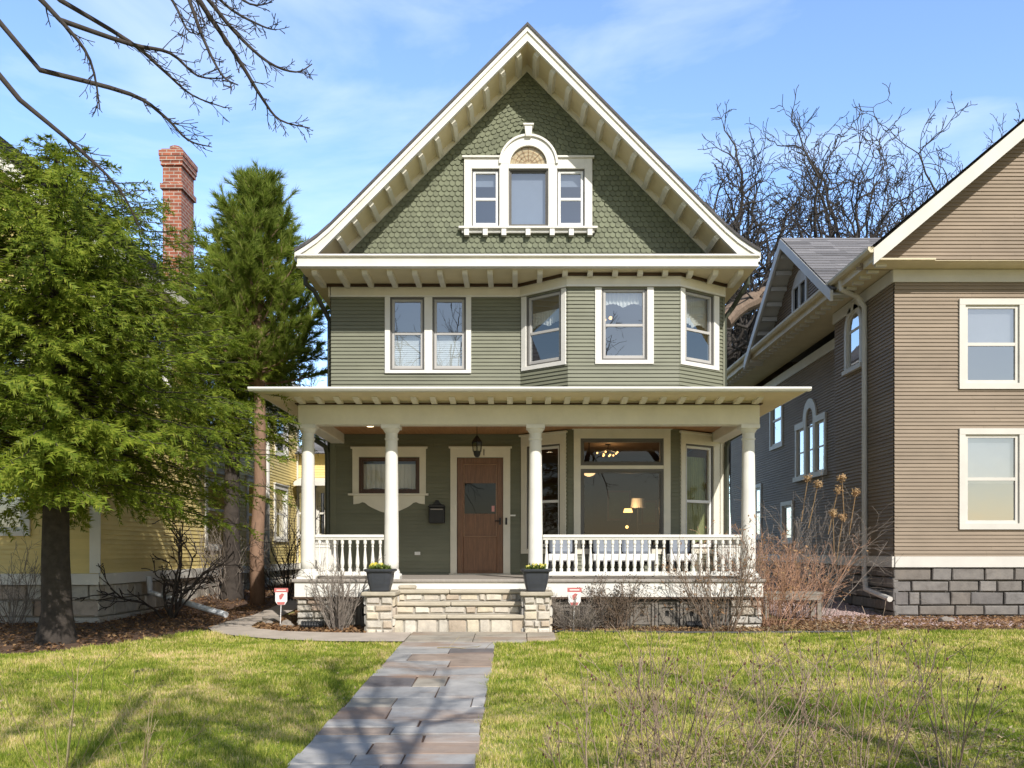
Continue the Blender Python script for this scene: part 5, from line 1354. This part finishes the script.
shrub('sparse bare shrub at the far left edge of the bed', (-8.4, .5, 0), 1.2, .9, 20, 62, 'twig_grey', .008, 5, wig=.1)
# the sparse budded shrubs near the pavement
FG = 'sparse budded shrubs in the front lawn'
for i, (px, t, h, sp, st, lab) in enumerate(((655, 6.1, .95, .55, 15, 'sparse budded bare shrub nearest the path'), (716, 5.8, .8, .6, 17, 'sparse budded bare shrub second from the path'), (600, 5.9, .78, .35, 7, 'few upright budded twigs close to the path edge'), (790, 6.0, .9, .6, 15, 'sparse budded bare shrub with wide forks'), (862, 5.9, 1.0, .5, 14, 'budded bare shrub with tall twigs near the lawn edge'), (950, 6.0, .95, .55, 10, 'budded bare shrub furthest from the path'), (560, 6.2, .42, .2, 3, 'short budded twigs right at the path edge'))):
    y = t - CAM_D; shrub(lab, (xx(px, y), y, gz(y)), h, sp, st, 70 + i, 'twig_fore', .0048, 4, name='budded_shrub', wig=.07, kids2=1, group=FG, base_r=.22 if st > 4 else .02, bud=.0065)
for i, (px, t, h, sp, st, lab) in enumerate(((140, 6.0, .5, .45, 6, 'pale dry twigs at the near edge of the left lawn'), (60, 6.2, .7, .5, 8, 'taller pale dry twigs left on the lawn edge'))):
    y = t - CAM_D; shrub(lab, (xx(px, y), y, gz(y)), h, sp, st, 90 + i, 'straw', .004, 2, name='dry_twigs', wig=.06, kids2=1, base_r=.15)

# ------------------------------------------------------------------ small things in the beds
def yard_sign(x, y, z0, wdt, hgt, lab, tilt):
    t = thing('yard_sign', lab, 'sign', (x, y, gz(y)), 'small yard signs by the house'); f = Fr(x, y, math.cos(tilt), math.sin(tilt), math.sin(tilt), -math.cos(tilt))
    h = wdt / 2; ze = z0 + hgt
    m = MB(); m.prism(f, [(-h * .55, z0), (h * .55, z0), (h * .95, z0 + hgt * .22), (h * .95, ze - hgt * .18), (-h * .95, ze - hgt * .18), (-h * .95, z0 + hgt * .22)], 0, .008); pn = m.build('panel', 'sign_white', t)
    m = MB(); m.fbox(f, -h * 1.1, h * 1.1, -.001, .010, ze - hgt * .26, ze - hgt * .02); m.build('red_band', 'sign_red', pn)
    m = MB(); m.fbox(f, -h * .75, h * .75, .0101, .0125, ze - hgt * .17, ze - hgt * .11); m.build('white_lettering', 'sign_white', pn)
    m = MB(); m.prism(f, [(-h * .25, z0 + hgt * .30), (h * .05, z0 + hgt * .34), (h * .5, z0 + hgt * .62), (h * .1, z0 + hgt * .68), (-h * .35, z0 + hgt * .55)], .0081, .011); m.build('red_emblem', 'sign_red', pn)
    m = MB(); m.prism(f, [(-h * .55, z0 + .004), (h * .5, z0 + .004), (h * .6, z0 + hgt * .17), (-h * .7, z0 + hgt * .17)], .0081, .0105); m.build('red_strip', 'sign_red', pn)
    m = MB(); m.tube([f.w(-.02, -.008, gz(y) - .05), f.w(0, -.008, z0 + hgt * .5)], .008, 6); m.build('stake', 'sign_white', t)
yard_sign(-3.85, .2, gz(.2) + .36, .2, .28, 'red and white yard sign on a slanted stake by the curved walk', .12)
yard_sign(xx(574.5, -.62), -.62, .40, .2, .28, 'red and white yard sign rising from the grey twigs by the stair pier', -.05)
def black_pipe(x, y, L, lab):
    m = MB(); n = 16; pts = [(x - L / 2 + L * i / n, y, gz(y) + .075) for i in range(n + 1)]; m.tube(pts, [.058 if i % 2 else .064 for i in range(n + 1)], 14); tag(m.build('drain_pipe', 'pipe_black'), lab, 'drain pipe')
black_pipe(xx(312.5, -.3), -.3, .34, 'short black corrugated drain pipe on the mulch by the foundation stones')
black_pipe(xx(697, -.3), -.3, .34, 'short black corrugated drain pipe before the vent blocks')
m = MB(); a, b = pt(149, 597, 2.6), pt(226, 613, 1.6); a.z = max(a.z, .35); b.z = .10
m.tube([Vector((-7.05, 2.75, .75)), Vector((-7.02, 2.72, .45)), a + Vector((.35, 0, 0)), b], .055, 10); tag(m.build('downspout_extension', 'pipe_white'), 'white downspout pipe lying across the mulch toward the walk', 'pipe')
for i, (x, y, r0, lab) in enumerate(((-3.72, .05, .10, 'small tan edging stone beside the foundation corner'), (-4.2, .95, .12, 'tan stone lying by the yard sign stake'), (7.4, 1.0, .11, 'grey stone on the pink gravel'), (-4.15, .55, .07, 'little dark stone at the walk edge'))):
    m = MB(); m.blob((x, y, gz(y) + r0 * .4), r0, i, (1.3, 1, .7)); tag(m.build('stone', 'rock', smooth=False), lab, 'stone', 'stones in the beds')
x0, x1 = 4.35, xx(822, 1.5); bt = thing('wooden_bench', 'low weathered grey wooden bench half hidden by the reddish bush', 'bench', ((x0 + x1) / 2, 1.6, 0)); zt_ = zz(592, 1.5)
for k in range(3):
    m = MB(); m.box(x0, x1, 1.42 + k * .155, 1.565 + k * .155, zt_ - .04, zt_); m.build('plank', 'wood_grey', bt, bevel=.004)
for lx in (x0 + .05, x1 - .10):
    for ly in (1.44, 1.80):
        m = MB(); m.box(lx, lx + .07, ly, ly + .07, 0, zt_ - .0405); m.build('leg', 'wood_grey', bt)
m = MB(); m.box(x0 + .04, x1 - .03, 1.425, 1.439, zt_ - .14, zt_ - .042); m.build('apron', 'wood_grey', bt)
m = MB(); y = 10.15 - CAM_D; x = xx(149, y); m.box(x - .13, x + .13, y - .1, y + .1, gz(y) - .05, gz(y) + .035); bx_ = m.build('valve_box', 'pipe_black', bevel=.01); tag(bx_, 'dark plastic valve box lid set in the left lawn', 'valve box')
m = MB(); q = random.Random(4)
pts = [(.55, -.77), (1.6, -.88), (2.6, -.92), (3.4, -.94), (4.3, -.88), (5.2, -.82)]
m.tube([(x, y, gz(y) + .02) for x, y in pts], .022, 6); eg = m.build('bed_edging', 'pipe_black'); tag(eg, 'black plastic edging between the right lawn and the mulch bed', 'edging')
# fallen twig on the walk
m = MB(); limb(m, random.Random(2), Vector((-1.05, -2.65, gz(-2.65) + .04)), Vector((1, .05, 0)), .75, .007, 1, dict(TW, up=[0, 0, 0], wig=[.03, .05, .05])); tag(m.build('fallen_twig', 'straw', recalc=False), 'pale fallen twig on the front walk near the steps', 'twig')

# ================================================================== THE GREY HOUSE
gh = thing('grey_house', 'dark grey clapboard neighbour with white arched windows and shingled side gable', 'house', (11, 6, .2))
NX, FX = 7.0, 7.5             # near projecting bay wall, far wall
Y0 = 2.2
SN, SF = Fr(NX, Y0, 0, 1, -1, 0), Fr(FX, Y0, 0, 1, -1, 0)     # u runs away from the street
gyN = lambda px, X: X * FPX / (px - VX) - CAM_D - Y0            # u of a photo column on the plane X
def gzX(py, px, X): t = X * FPX / (px - VX); return CAM_Z - (py - HY) * t / FPX
uc = 19.8 - CAM_D - Y0
m = MB(); gop = []
fop = []
a_u0, a_u1 = gyN(861.5, NX), gyN(848.5, NX); a_z0, a_z1 = 5.05, 5.85
gop.append((a_u0, a_u1, a_z0, a_z1 + .42))
pal = (gyN(825.5, FX), gyN(798, FX)); pz0, pz1 = 3.2, 4.45; fop.append((pal[0], pal[1], pz0, pz1)); 
pw = (gyN(782.5, FX), gyN(772, FX)); w1 = (4.30, 5.75); fop.append((pw[0], pw[1], *w1))
lw = (gyN(761.5, FX), gyN(754, FX)); fop.append((lw[0], lw[1], 1.7, 3.2))
bw = (gyN(793, FX), gyN(783.5, FX)); fop.append((bw[0], bw[1], 1.55, 2.5))
siding(m, SN, 0, uc, 1.14, 6.45, gop); siding(m, SF, uc, 14.8, 1.14, 6.1, fop)
fr = Fr(NX, uc + Y0, 1, 0, 0, 1); siding(m, fr, 0, .5, 1.14, 6.45)
fr = GF = Fr(NX, Y0, 1, 0, 0, -1); fw = [(1.3, 2.3, 1.75, 3.4), (1.3, 2.3, 4.35, 5.8), (5, 6, 1.75, 3.4), (5, 6, 4.35, 5.8)]; siding(m, fr, 0, 9, 1.14, 6.45, fw)
m.quad((FX, 17, 1), (16, 17, 1), (16, 17, 6.4), (FX, 17, 6.4)); m.quad((16, Y0, 1), (16, 17, 1), (16, 17, 6.4), (16, Y0, 6.4))
m.build('wall', 'grey_siding', gh, recalc=False)
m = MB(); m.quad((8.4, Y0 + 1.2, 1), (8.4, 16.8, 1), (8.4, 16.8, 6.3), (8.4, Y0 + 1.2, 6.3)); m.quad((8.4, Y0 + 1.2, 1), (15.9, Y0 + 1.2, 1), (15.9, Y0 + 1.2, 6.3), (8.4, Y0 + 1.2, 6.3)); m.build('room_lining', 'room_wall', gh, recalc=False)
m = MB(); m.fbox(SN, -.02, uc + .03, .0, .05, .94, 1.139); m.fbox(SF, uc + .031, 14.8, .0, .05, .94, 1.139); m.fbox(GF, .001, 9, .0, .049, .94, 1.139); m.build('water_table', 'grey_trim', gh)
m = MB(); m.fbox(SN, -.02, uc + .02, .016, .05, 6.22, 6.449); m.fbox(GF, -.04, 9, .016, .049, 6.22, 6.449); m.build('frieze_board', 'grey_trim', gh)
m = MB(); m.fbox(SF, uc + .02, 14.8, .016, .05, 6.0, 6.24); m.build('frieze_board', 'grey_trim', gh)
srng2 = random.Random(44); m = MB()
ashlar(m, SF, uc, 14.8, -.1, .94, -.08, .0, 4, srng2, .35, .9); m.build('foundation_wall', 'foundation_grey', gh, recalc=False); m = MB()
ashlar(m, SN, 0, uc, -.1, .94, -.08, .0, 5, srng2, .2, .7); ashlar(m, Fr(NX, Y0, 1, 0, 0, -1), 0, 9, -.2, .94, -.08, 0, 5, srng2, .2, .7)
m.build('foundation_wall', 'foundation_grey', gh, recalc=False)
m = MB(); m.box(NX + .085, 15.9, Y0 + .09, uc + Y0 - .1, -.2, .93); m.box(FX + .085, 15.9, uc + Y0 - .09, 16.9, -.2, .93); m.build('foundation_backing', 'foundation_grey', gh)
def arched(par_fr, u0, u1, z0, zs_, cas, side=None):
    uc_ = (u0 + u1) / 2; r = (u1 - u0) / 2; n = 16
    A = lambda rr: [(uc_ + rr * math.cos(math.pi * i / n), zs_ + rr * math.sin(math.pi * i / n)) for i in range(n + 1)]
    m = MB(); m.fbox(par_fr, u0 - cas, u0, .01, .05, z0, zs_); m.fbox(par_fr, u1, u1 + cas, .01, .05, z0, zs_); m.strip(par_fr, A(r + cas), A(r), .01, .05); m.fbox(par_fr, u0 - cas - .03, u1 + cas + .03, .01, .09, z0 - .09, z0)
    m.prism(par_fr, [(uc_ - .05, zs_ + r), (uc_ + .05, zs_ + r), (uc_ + .07, zs_ + r + cas + .06), (uc_ - .07, zs_ + r + cas + .06)], .01, .07)
    win = m.build('window', 'grey_trim', gh)
    m = MB(); ring(m, par_fr, u0, u1, z0, zs_, .05, -.03, .009); m.strip(par_fr, A(r), A(r - .05), -.03, .009); m.build('sash', 'grey_trim', win)
    m = MB(); m.add([par_fr.w(u, -.005, z) for u, z in [(u0, z0), (u1, z0)] + A(r)], [tuple(range(n + 3))]); m.build('pane', 'pane_far', win, recalc=False)
    return win
arched(SN, a_u0, a_u1, a_z0, a_z1, .13)
m = MB()
pc = (pal[0] + pal[1]) / 2; third = (pal[1] - pal[0]) / 3
m.fbox(SF, pal[0] - .12, pal[0], .01, .05, pz0, pz1); m.fbox(SF, pal[1], pal[1] + .12, .01, .05, pz0, pz1); m.fbox(SF, pal[0] - .15, pal[1] + .15, .01, .10, pz0 - .12, pz0)
m.fbox(SF, pal[0] - .12, pal[0] + third - .08, .01, .06, pz1, pz1 + .16); m.fbox(SF, pal[1] - third + .08, pal[1] + .12, .01, .06, pz1, pz1 + .16)
for u in (pal[0] + third, pal[1] - third): m.fbox(SF, u - .08, u + .08, .01, .055, pz0, pz1 + .16)
rA = third / 2 - .08; n = 16; A = lambda rr: [(pc + rr * math.cos(math.pi * i / n), pz1 + .16 + rr * math.sin(math.pi * i / n)) for i in range(n + 1)]
m.strip(SF, A(rA + .24), A(rA), .01, .055)
win = m.build('window', 'grey_trim', gh)
m = MB()
for s0, s1 in ((pal[0], pal[0] + third - .08), (pal[0] + third + .08, pal[1] - third - .08), (pal[1] - third + .08, pal[1])):
    ring(m, SF, s0, s1, pz0, pz1, .05, -.03, .009); m.fbox(SF, s0 + .05, s1 - .05, -.028, .005, (pz0 + pz1) / 2 - .02, (pz0 + pz1) / 2 + .02)
m.build('sash', 'grey_trim', win)
m = MB(); m.add([SF.w(u, -.005, z) for u, z in ((pal[0], pz0), (pal[1], pz0), (pal[1], pz1), (pal[0], pz1))], [(0, 1, 2, 3)]); m.add([SF.w(u, -.005, z) for u, z in [(pc + rA, pz1), *A(rA), (pc - rA, pz1)]], [tuple(range(n + 3))]); m.build('pane', 'pane_far', win, recalc=False)
for (u0, u1), (p0, p1), mid in ((fw[0][:2], fw[0][2:], 2), (fw[1][:2], fw[1][2:], 2), (fw[2][:2], fw[2][2:], 2), (fw[3][:2], fw[3][2:], 2), (pw, w1, True), (lw, (1.7, 3.2), True), (bw, (1.55, 2.5), False)):
    SF_ = SF; SF = GF if mid == 2 else SF_
    m = MB(); casing(m, SF, u0, u1, p0, p1, .11, .11, .11, .11, .05, False); win = m.build('window', 'grey_trim', gh)
    m = MB(); ring(m, SF, u0, u1, p0, p1, .06, -.04, .01)
    if mid: m.fbox(SF, u0 + .06, u1 - .06, -.038, .006, (p0 + p1) / 2 - .03, (p0 + p1) / 2 + .03)
    m.build('sash', 'grey_trim', win); m = MB(); w = SF.w; m.quad(w(u0, -.02, p0), w(u1, -.02, p0), w(u1, -.02, p1), w(u0, -.02, p1)); m.build('pane', 'pane_far', win, recalc=False)
    SF = SF_
    if mid == 2:
        m = MB(); m.quad(w(u0 + .05, -.09, p0 + .75), w(u1 - .05, -.09, p0 + .75), w(u1 - .05, -.09, p1), w(u0 + .05, -.09, p1)); m.build('blind', 'curtain', win, recalc=False)
    if not mid: m = MB(); m.quad(w(u0, -.06, p0), w(u1, -.06, p0), w(u1, -.06, p1), w(u0, -.06, p1)); m.build('blind', 'blind', win, recalc=False)
# eaves, roof, side gable
EX, EZ = 6.42, 6.72
m = MB(); m.box(EX + .02, FX + .02, 1.65, 17.4, 6.47, 6.50); m.build('soffit', 'grey_soffit', gh)
m = MB(); m.box(EX, EX + .02, 1.65, 17.4, 6.47, 6.62); m.build('eave_fascia', 'grey_soffit', gh)
m = MB(); g = [(0, 0), (-.08, 0), (-.12, .05), (-.12, .10), (0, .10)]
m.add([(EX - .001 + u, y, 6.60 + z) for y in (1.65, 17.4) for u, z in g], [tuple(range(5)), tuple(range(9, 4, -1))] + [(i, (i + 1) % 5, (i + 1) % 5 + 5, i + 5) for i in range(5)]); m.build('gutter', 'grey_soffit', gh)
yk = 1.9
gbp = None
while yk < 17:
    w_far = FX if yk - Y0 > uc else NX
    if gbp is None:
        m = MB(); m.box(EX + .10, EX + .30, yk - .045, yk + .045, 6.41, 6.469); gbp = m.build('eave_bracket', 'grey_trim', gh); gy0 = yk
    else: copy_part(gbp, (0, yk - gy0, 0))
    yk += .36
def shingled(mb, a, b, c, d, row=.16, thick=.012, tab=.30, rng=random.Random(9)):
    """a roof plane from eave a-b to ridge d-c, laid in overlapping courses of separate tabs"""
    a, b, c, d = map(Vector, (a, b, c, d)); n_ = (b - a).cross(d - a).normalized()
    if n_.z < 0: n_ = -n_
    L = ((d - a).length + (c - b).length) / 2; n = int(L / row)
    for i in range(n):
        f0, f1 = i / n, (i + 1.25) / n; f1 = min(f1, 1)
        p0, p1, q0, q1 = a.lerp(d, f0), b.lerp(c, f0), a.lerp(d, f1), b.lerp(c, f1); W = (p1 - p0).length
        if W < .05: continue
        k = max(1, int(W / tab)); u = [0] + sorted((j + rng.uniform(-.3, .3)) / k for j in range(1, k)) + [1]
        for j in range(len(u) - 1):
            e = rng.uniform(0, .006)
            v = [p0.lerp(p1, u[j]) + n_ * (thick + e), p0.lerp(p1, u[j + 1]) + n_ * (thick + e), q0.lerp(q1, u[j + 1]) + n_ * .001, q0.lerp(q1, u[j]) + n_ * .001]
            mb.add([tuple(x) for x in v] + [tuple(v[0] - n_ * thick), tuple(v[1] - n_ * thick)], [(0, 1, 2, 3), (0, 4, 5, 1)])
m = MB(); RX, RZ = 11.5, 11.0
shingled(m, (EX - .05, 1.6, 6.70), (EX - .05, 17.5, 6.70), (RX, 17.5, RZ), (RX, 1.6, RZ), .2, .014, .5)
m.quad((EX - .05, 1.6, 6.68), (EX - .05, 17.5, 6.68), (RX, 17.5, RZ - .02), (RX, 1.6, RZ - .02)); m.quad((16.6, 1.6, 6.68), (16.6, 17.5, 6.68), (RX, 17.5, RZ - .02), (RX, 1.6, RZ - .02))
m.build('roof', 'shingle_grey', gh, recalc=False)
m = MB()
for s in (-1, 1): m.strip(front(1.66), [(RX, RZ - .03), (RX + s * 5.1, 6.67)], [(RX, RZ - .32), (RX + s * 5.1, 6.38)], -.03, .02)
m.build('rake_board', 'grey_trim', gh)
m = MB(); m.box(EX, 16.6, 1.68, Y0, 6.46, 6.469); m.build('soffit', 'grey_soffit', gh)
m = MB(); siding(m, GF, 0, 9, 6.45, RZ - .15, (), lim=lambda z: (RX - NX - (RZ - .1 - z) * 1.18, RX - NX + (RZ - .1 - z) * 1.18)); m.build('gable_wall', 'grey_siding', gh, recalc=False)
m = MB(); m.add([(NX - .5, 17, 6.45), (16.5, 17, 6.45), (RX, 17, RZ - .1)], [(0, 1, 2)]); m.build('rear_gable', 'grey_siding', gh, recalc=False)
GX, GY, GZ, GH = 6.30, 7.0, 8.72, 3.45      # side gable: overhang plane, centre, peak, half width
zb_ = 6.50; slope = (GZ - zb_) / GH
m = MB()
shingled(m, (GX, GY - GH, zb_), (13, GY - GH, zb_), (13, GY, GZ), (GX, GY, GZ), .2, .014, .5); shingled(m, (GX, GY + GH, zb_), (13, GY + GH, zb_), (13, GY, GZ), (GX, GY, GZ), .2, .014, .5)
m.quad((GX, GY - GH, zb_ - .02), (13, GY - GH, zb_ - .02), (13, GY, GZ - .02), (GX, GY, GZ - .02)); m.quad((GX, GY + GH, zb_ - .02), (13, GY + GH, zb_ - .02), (13, GY, GZ - .02), (GX, GY, GZ - .02))
m.build('side_gable_roof', 'shingle_grey', gh, recalc=False)
SG = Fr(GX, GY, 0, 1, -1, 0)
m = MB()
for s in (-1, 1): m.strip(SG, [(0, GZ - .02), (s * GH, zb_ - .02)], [(0, GZ - .25), (s * GH, zb_ - .25)], -.04, .02)
m.build('bargeboard', 'grey_trim', gh)
m = MB()
for s in (-1, 1): m.strip(SG, [(0, GZ - .10), (s * GH, zb_ - .10)], [(0, GZ - .13), (s * GH, zb_ - .13)], -.50, -.041)
m.build('side_gable_soffit', 'grey_trim', gh)
for s in (-1, 1):
    for k in range(8):
        u = s * (.25 + k * .42); z = GZ - .131 - abs(u) * slope
        m = MB(); m.fbox(SG, u - .05, u + .05, -.46, -.07, z - .13, z - abs(.05 * slope)); m.build('gable_bracket', 'grey_trim', gh)
SGW = Fr(6.78, GY, 0, 1, -1, 0)
m = MB(); siding(m, SGW, 0, 0, 6.5, GZ - .14, [(-.45, .45, 6.95, 7.6)], lim=lambda z: (-(GZ - .13 - z) / slope, (GZ - .13 - z) / slope)); m.build('gable_siding', 'grey_siding', gh, recalc=False)
m = MB(); casing(m, SGW, -.45, .45, 6.95, 7.6, .12, .12, 0, .1, .05, False); m.prism(SGW, [(-.57, 7.601), (.57, 7.601), (.3, 7.85), (0, 7.95), (-.3, 7.85)], .01, .05); m.fbox(SGW, -.05, .05, .01, .045, 6.95, 7.6); win = m.build('window', 'grey_trim', gh)
m = MB(); w = SGW.w; m.quad(w(-.45, -.02, 6.95), w(.45, -.02, 6.95), w(.45, -.02, 7.6), w(-.45, -.02, 7.6)); m.build('pane', 'pane_far', win, recalc=False)
m = MB(); m.quad(w(-.7, -.3, 6.6), w(.7, -.3, 6.6), w(.7, -.3, 7.9), w(-.7, -.3, 7.9)); m.build('blind', 'blind', win, recalc=False)
dsp = 17.95 - CAM_D
spout([(EX + .0, dsp - .1, 6.60), (EX + .02, dsp - .1, 6.42), (NX - .2, dsp, 6.3), (NX - .07, dsp, 6.1), (NX - .07, dsp, .75), (NX - .09, dsp - .12, .48), (NX - .1, dsp - 1.3, .35)], 'grey_trim', .055, gh)

# ================================================================== THE YELLOW HOUSE
yh = thing('yellow_house', 'yellow clapboard neighbour with white trim and a red brick chimney', 'house', (-10.5, 9, .2))
YX = -7.2; SY = Fr(YX, 1.0, 0, 1, 1, 0)
uY = lambda px: YX * FPX / (px - VX) - CAM_D - 1.0
uend = 15.0 - 1.0
wins = [(uY(206), uY(233), 1.35, 3.1), (uY(247), uY(257), 1.35, 3.1), (uY(274.5), uY(285.5), 1.62, 3.1), (uY(275.5), uY(286), 4.2, 5.3), (2.0, 3.0, 4.2, 5.6), (5.2, 6.2, 4.2, 5.6), (8.6, 9.5, 4.2, 5.4)]
m = MB(); siding(m, SY, 0, uend, .85, 6.2, [(a, b, c_, d) for a, b, c_, d in wins], .085, .016)
FYF = Fr(-14, 1.0, 1, 0, 0, -1); siding(m, FYF, 0, 6.8, .85, 6.2, [(1.2, 2.2, 1.6, 3.2), (4.4, 5.5, 1.6, 3.2), (1.2, 2.2, 4.2, 5.6), (4.4, 5.5, 4.2, 5.6)], .085, .016)
siding(m, FYF, 0, 6.8, 6.2, 9.3, (), .085, .016, lim=lambda z: (max(0, (z - 6.2)) * 1.02, 6.8 - max(0, (z - 6.2)) * 1.02))
FYR = Fr(-7.2, 15, 1, 0, 0, -1)
yw = [(xx(297.5, 15) + 7.2, xx(312.5, 15) + 7.2, 1.75, 3.2), (xx(317.5, 15) + 7.2, xx(326, 15) + 7.2, 1.75, 3.2)]
siding(m, FYR, 0, 3.2, .85, 4.45, yw, .085, .016); siding(m, Fr(-4.0, 15, 0, 1, 1, 0), 0, 8, .85, 4.45, (), .085, .016)
m.quad((-14, 1, .8), (-14, 23, .8), (-14, 23, 6.2), (-14, 1, 6.2)); m.quad((-14, 23, .8), (-4, 23, .8), (-4, 23, 4.45), (-14, 23, 4.45)); m.quad((-14, 15.01, 4.4), (-7.2, 15.01, 4.4), (-7.2, 15.01, 6.2), (-14, 15.01, 6.2))
m.build('wall', 'yellow_siding', yh, recalc=False)
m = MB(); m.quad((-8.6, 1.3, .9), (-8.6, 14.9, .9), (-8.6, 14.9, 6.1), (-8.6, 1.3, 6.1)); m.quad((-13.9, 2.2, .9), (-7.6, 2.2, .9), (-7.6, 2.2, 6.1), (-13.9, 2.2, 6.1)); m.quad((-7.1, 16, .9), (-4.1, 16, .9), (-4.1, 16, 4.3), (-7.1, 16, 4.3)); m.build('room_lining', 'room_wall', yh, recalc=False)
for fr, ws in ((SY, wins), (FYF, [(1.2, 2.2, 1.6, 3.2), (4.4, 5.5, 1.6, 3.2), (1.2, 2.2, 4.2, 5.6), (4.4, 5.5, 4.2, 5.6)]), (FYR, yw)):
    for u0, u1, p0, p1 in ws:
        m = MB(); casing(m, fr, u0, u1, p0, p1, .13, .13, .13, .10, .05, True); win = m.build('window', 'yellow_trim', yh)
        m = MB(); ring(m, fr, u0, u1, p0, p1, .055, -.04, .01); m.fbox(fr, u0 + .055, u1 - .055, -.038, .006, (p0 + p1) / 2 - .03, (p0 + p1) / 2 + .03); m.build('sash', 'yellow_trim', win)
        m = MB(); w = fr.w; m.quad(w(u0, -.02, p0), w(u1, -.02, p0), w(u1, -.02, p1), w(u0, -.02, p1)); m.build('pane', 'pane_far', win, recalc=False)
m = MB(); m.fbox(SY, uY(262.5), uY(268), .018, .05, .86, 6.2); m.fbox(SY, uend - .16, uend + .02, .018, .05, .86, 6.0); m.fbox(FYF, 6.66, 6.84, .018, .05, .86, 6.2); m.build('corner_board', 'yellow_trim', yh)
m = MB(); m.fbox(SY, -.04, uend + .03, .0, .09, .66, .849); m.fbox(FYF, 0, 6.84, .0, .085, .66, .849); m.fbox(FYR, .09, 3.25, .0, .085, .66, .849); m.build('water_table', 'yellow_trim', yh)
m = MB(); ashlar(m, SY, 0, uend, -.1, .66, -.08, .0, 3, srng2, .25, .6); ashlar(m, FYF, 0, 6.8, -.1, .66, -.08, .0, 3, srng2, .25, .6); ashlar(m, FYR, 0, 3.2, -.1, .66, -.08, .0, 3, srng2, .25, .6); m.build('foundation_wall', 'foundation', yh, recalc=False)
m = MB(); m.box(-13.9, -7.29, 1.09, 22.9, -.2, .655); m.box(-7.28, -4.09, 15.09, 22.9, -.2, .655); m.build('foundation_backing', 'mortar', yh)
m = MB(); m.fbox(SY, -.5, uend + .3, .0, .42, 6.17, 6.2); m.build('soffit', 'yellow_trim', yh)
m = MB(); m.fbox(SY, -.5, uend + .3, .42, .50, 6.17, 6.32); m.build('gutter', 'yellow_trim', yh)
m = MB()
shingled(m, (-6.75, .4, 6.25), (-6.75, 15.4, 6.25), (-10.6, 15.4, 9.75), (-10.6, .4, 9.75), .2, .014, .5)
m.quad((-6.75, .4, 6.23), (-6.75, 15.4, 6.23), (-10.6, 15.4, 9.73), (-10.6, .4, 9.73)); m.quad((-14.45, .4, 6.23), (-14.45, 15.4, 6.23), (-10.6, 15.4, 9.73), (-10.6, .4, 9.73))
m.build('roof', 'shingle', yh, recalc=False)
YRK = front(.46); m = MB()
for s in (-1, 1): m.strip(YRK, [(-10.6, 9.71), (-10.6 + s * 3.85, 6.21)], [(-10.6, 9.42), (-10.6 + s * 3.85, 5.92)], -.03, .02)
m.build('rake_board', 'yellow_trim', yh)
m = MB()
for s in (-1, 1): m.strip(YRK, [(-10.6, 9.60), (-10.6 + s * 3.85, 6.10)], [(-10.6, 9.57), (-10.6 + s * 3.85, 6.07)], -.56, -.031)
m.build('rake_soffit', 'yellow_trim', yh)
m = MB(); shingled(m, (-7.3, 14.6, 4.4), (-3.7, 14.6, 4.4), (-3.7, 18.8, 5.6), (-7.3, 18.8, 5.6), .2, .014, .5); m.quad((-7.3, 14.6, 4.38), (-3.7, 14.6, 4.38), (-3.7, 18.8, 5.58), (-7.3, 18.8, 5.58)); m.quad((-7.3, 23.2, 4.38), (-3.7, 23.2, 4.38), (-3.7, 18.8, 5.58), (-7.3, 18.8, 5.58)); m.build('wing_roof', 'shingle_grey', yh, recalc=False)
m = MB(); m.slab([(-7.1, 14.1), (-3.9, 14.1), (-3.9, 14.98), (-7.1, 14.98)], lambda x, y: 3.32 + (y - 14.1) * .18, lambda x, y: 3.44 + (y - 14.1) * .22); m.build('awning', 'yellow_trim', yh)
cx0, cx1, cy0, cy1 = -8.62, -8.17, 7.4, 8.25
m = MB(); m.box(cx0, cx1, cy0, cy1, 5.5, 10.62); m.box(cx0 - .05, cx1 + .05, cy0 - .05, cy1 + .05, 10.05, 10.18); m.box(cx0 - .04, cx1 + .04, cy0 - .04, cy1 + .04, 10.62, 10.72); m.box(cx0 - .06, cx1 + .06, cy0 - .06, cy1 + .06, 10.72, 10.84); m.box(cx0 - .075, cx1 + .075, cy0 - .075, cy1 + .075, 10.84, 10.97); m.box(cx0 - .03, cx1 + .03, cy0 - .03, cy1 + .03, 10.97, 11.02)
chm = m.build('chimney', 'brick', yh)
m = MB(); m.lathe((-8.43, 7.75, 11.02), [(.15, 0), (.15, .18), (.12, .2)], 16); m.build('chimney_pot', 'brick', chm)
spout([(YX + .3, uY(264) + 1, 6.1), (YX + .1, uY(264) + 1, 5.8), (YX + .1, uY(264) + 1, .9), (YX + .1, uY(264) + 1, .45), (YX + .35, uY(264) + .6, .3)], 'yellow_trim', .05, yh)

# a garage far back between the houses
ga = thing('garage', 'brown roofed back garage seen through the gap beside the corner column', 'garage', (7.0, 34, .2))
GFr = front(32)
m = MB(); siding(m, GFr, 4.6, 7.4, .2, 3.9); siding(m, Fr(4.6, 32, 0, 1, -1, 0), 0, 6, .2, 3.9); siding(m, Fr(7.4, 32, 0, 1, 1, 0), 0, 6, .2, 3.9); m.build('wall', 'grey_siding', ga, recalc=False)
m = MB(); shingled(m, (4.3, 31.6, 3.8), (7.7, 31.6, 3.8), (7.7, 35, 5.6), (4.3, 35, 5.6), .2, .014, .5); m.quad((4.3, 38.4, 3.78), (7.7, 38.4, 3.78), (7.7, 35, 5.58), (4.3, 35, 5.58)); m.quad((4.3, 31.6, 3.78), (7.7, 31.6, 3.78), (7.7, 35, 5.58), (4.3, 35, 5.58)); m.build('roof', 'bark_pine', ga, recalc=False)
m = MB(); m.tube([(7.35, 31.7, 3.7), (7.3, 31.9, 3.4), (7.3, 31.95, .3)], .05, 8); m.build('downspout', 'grey_trim', ga)
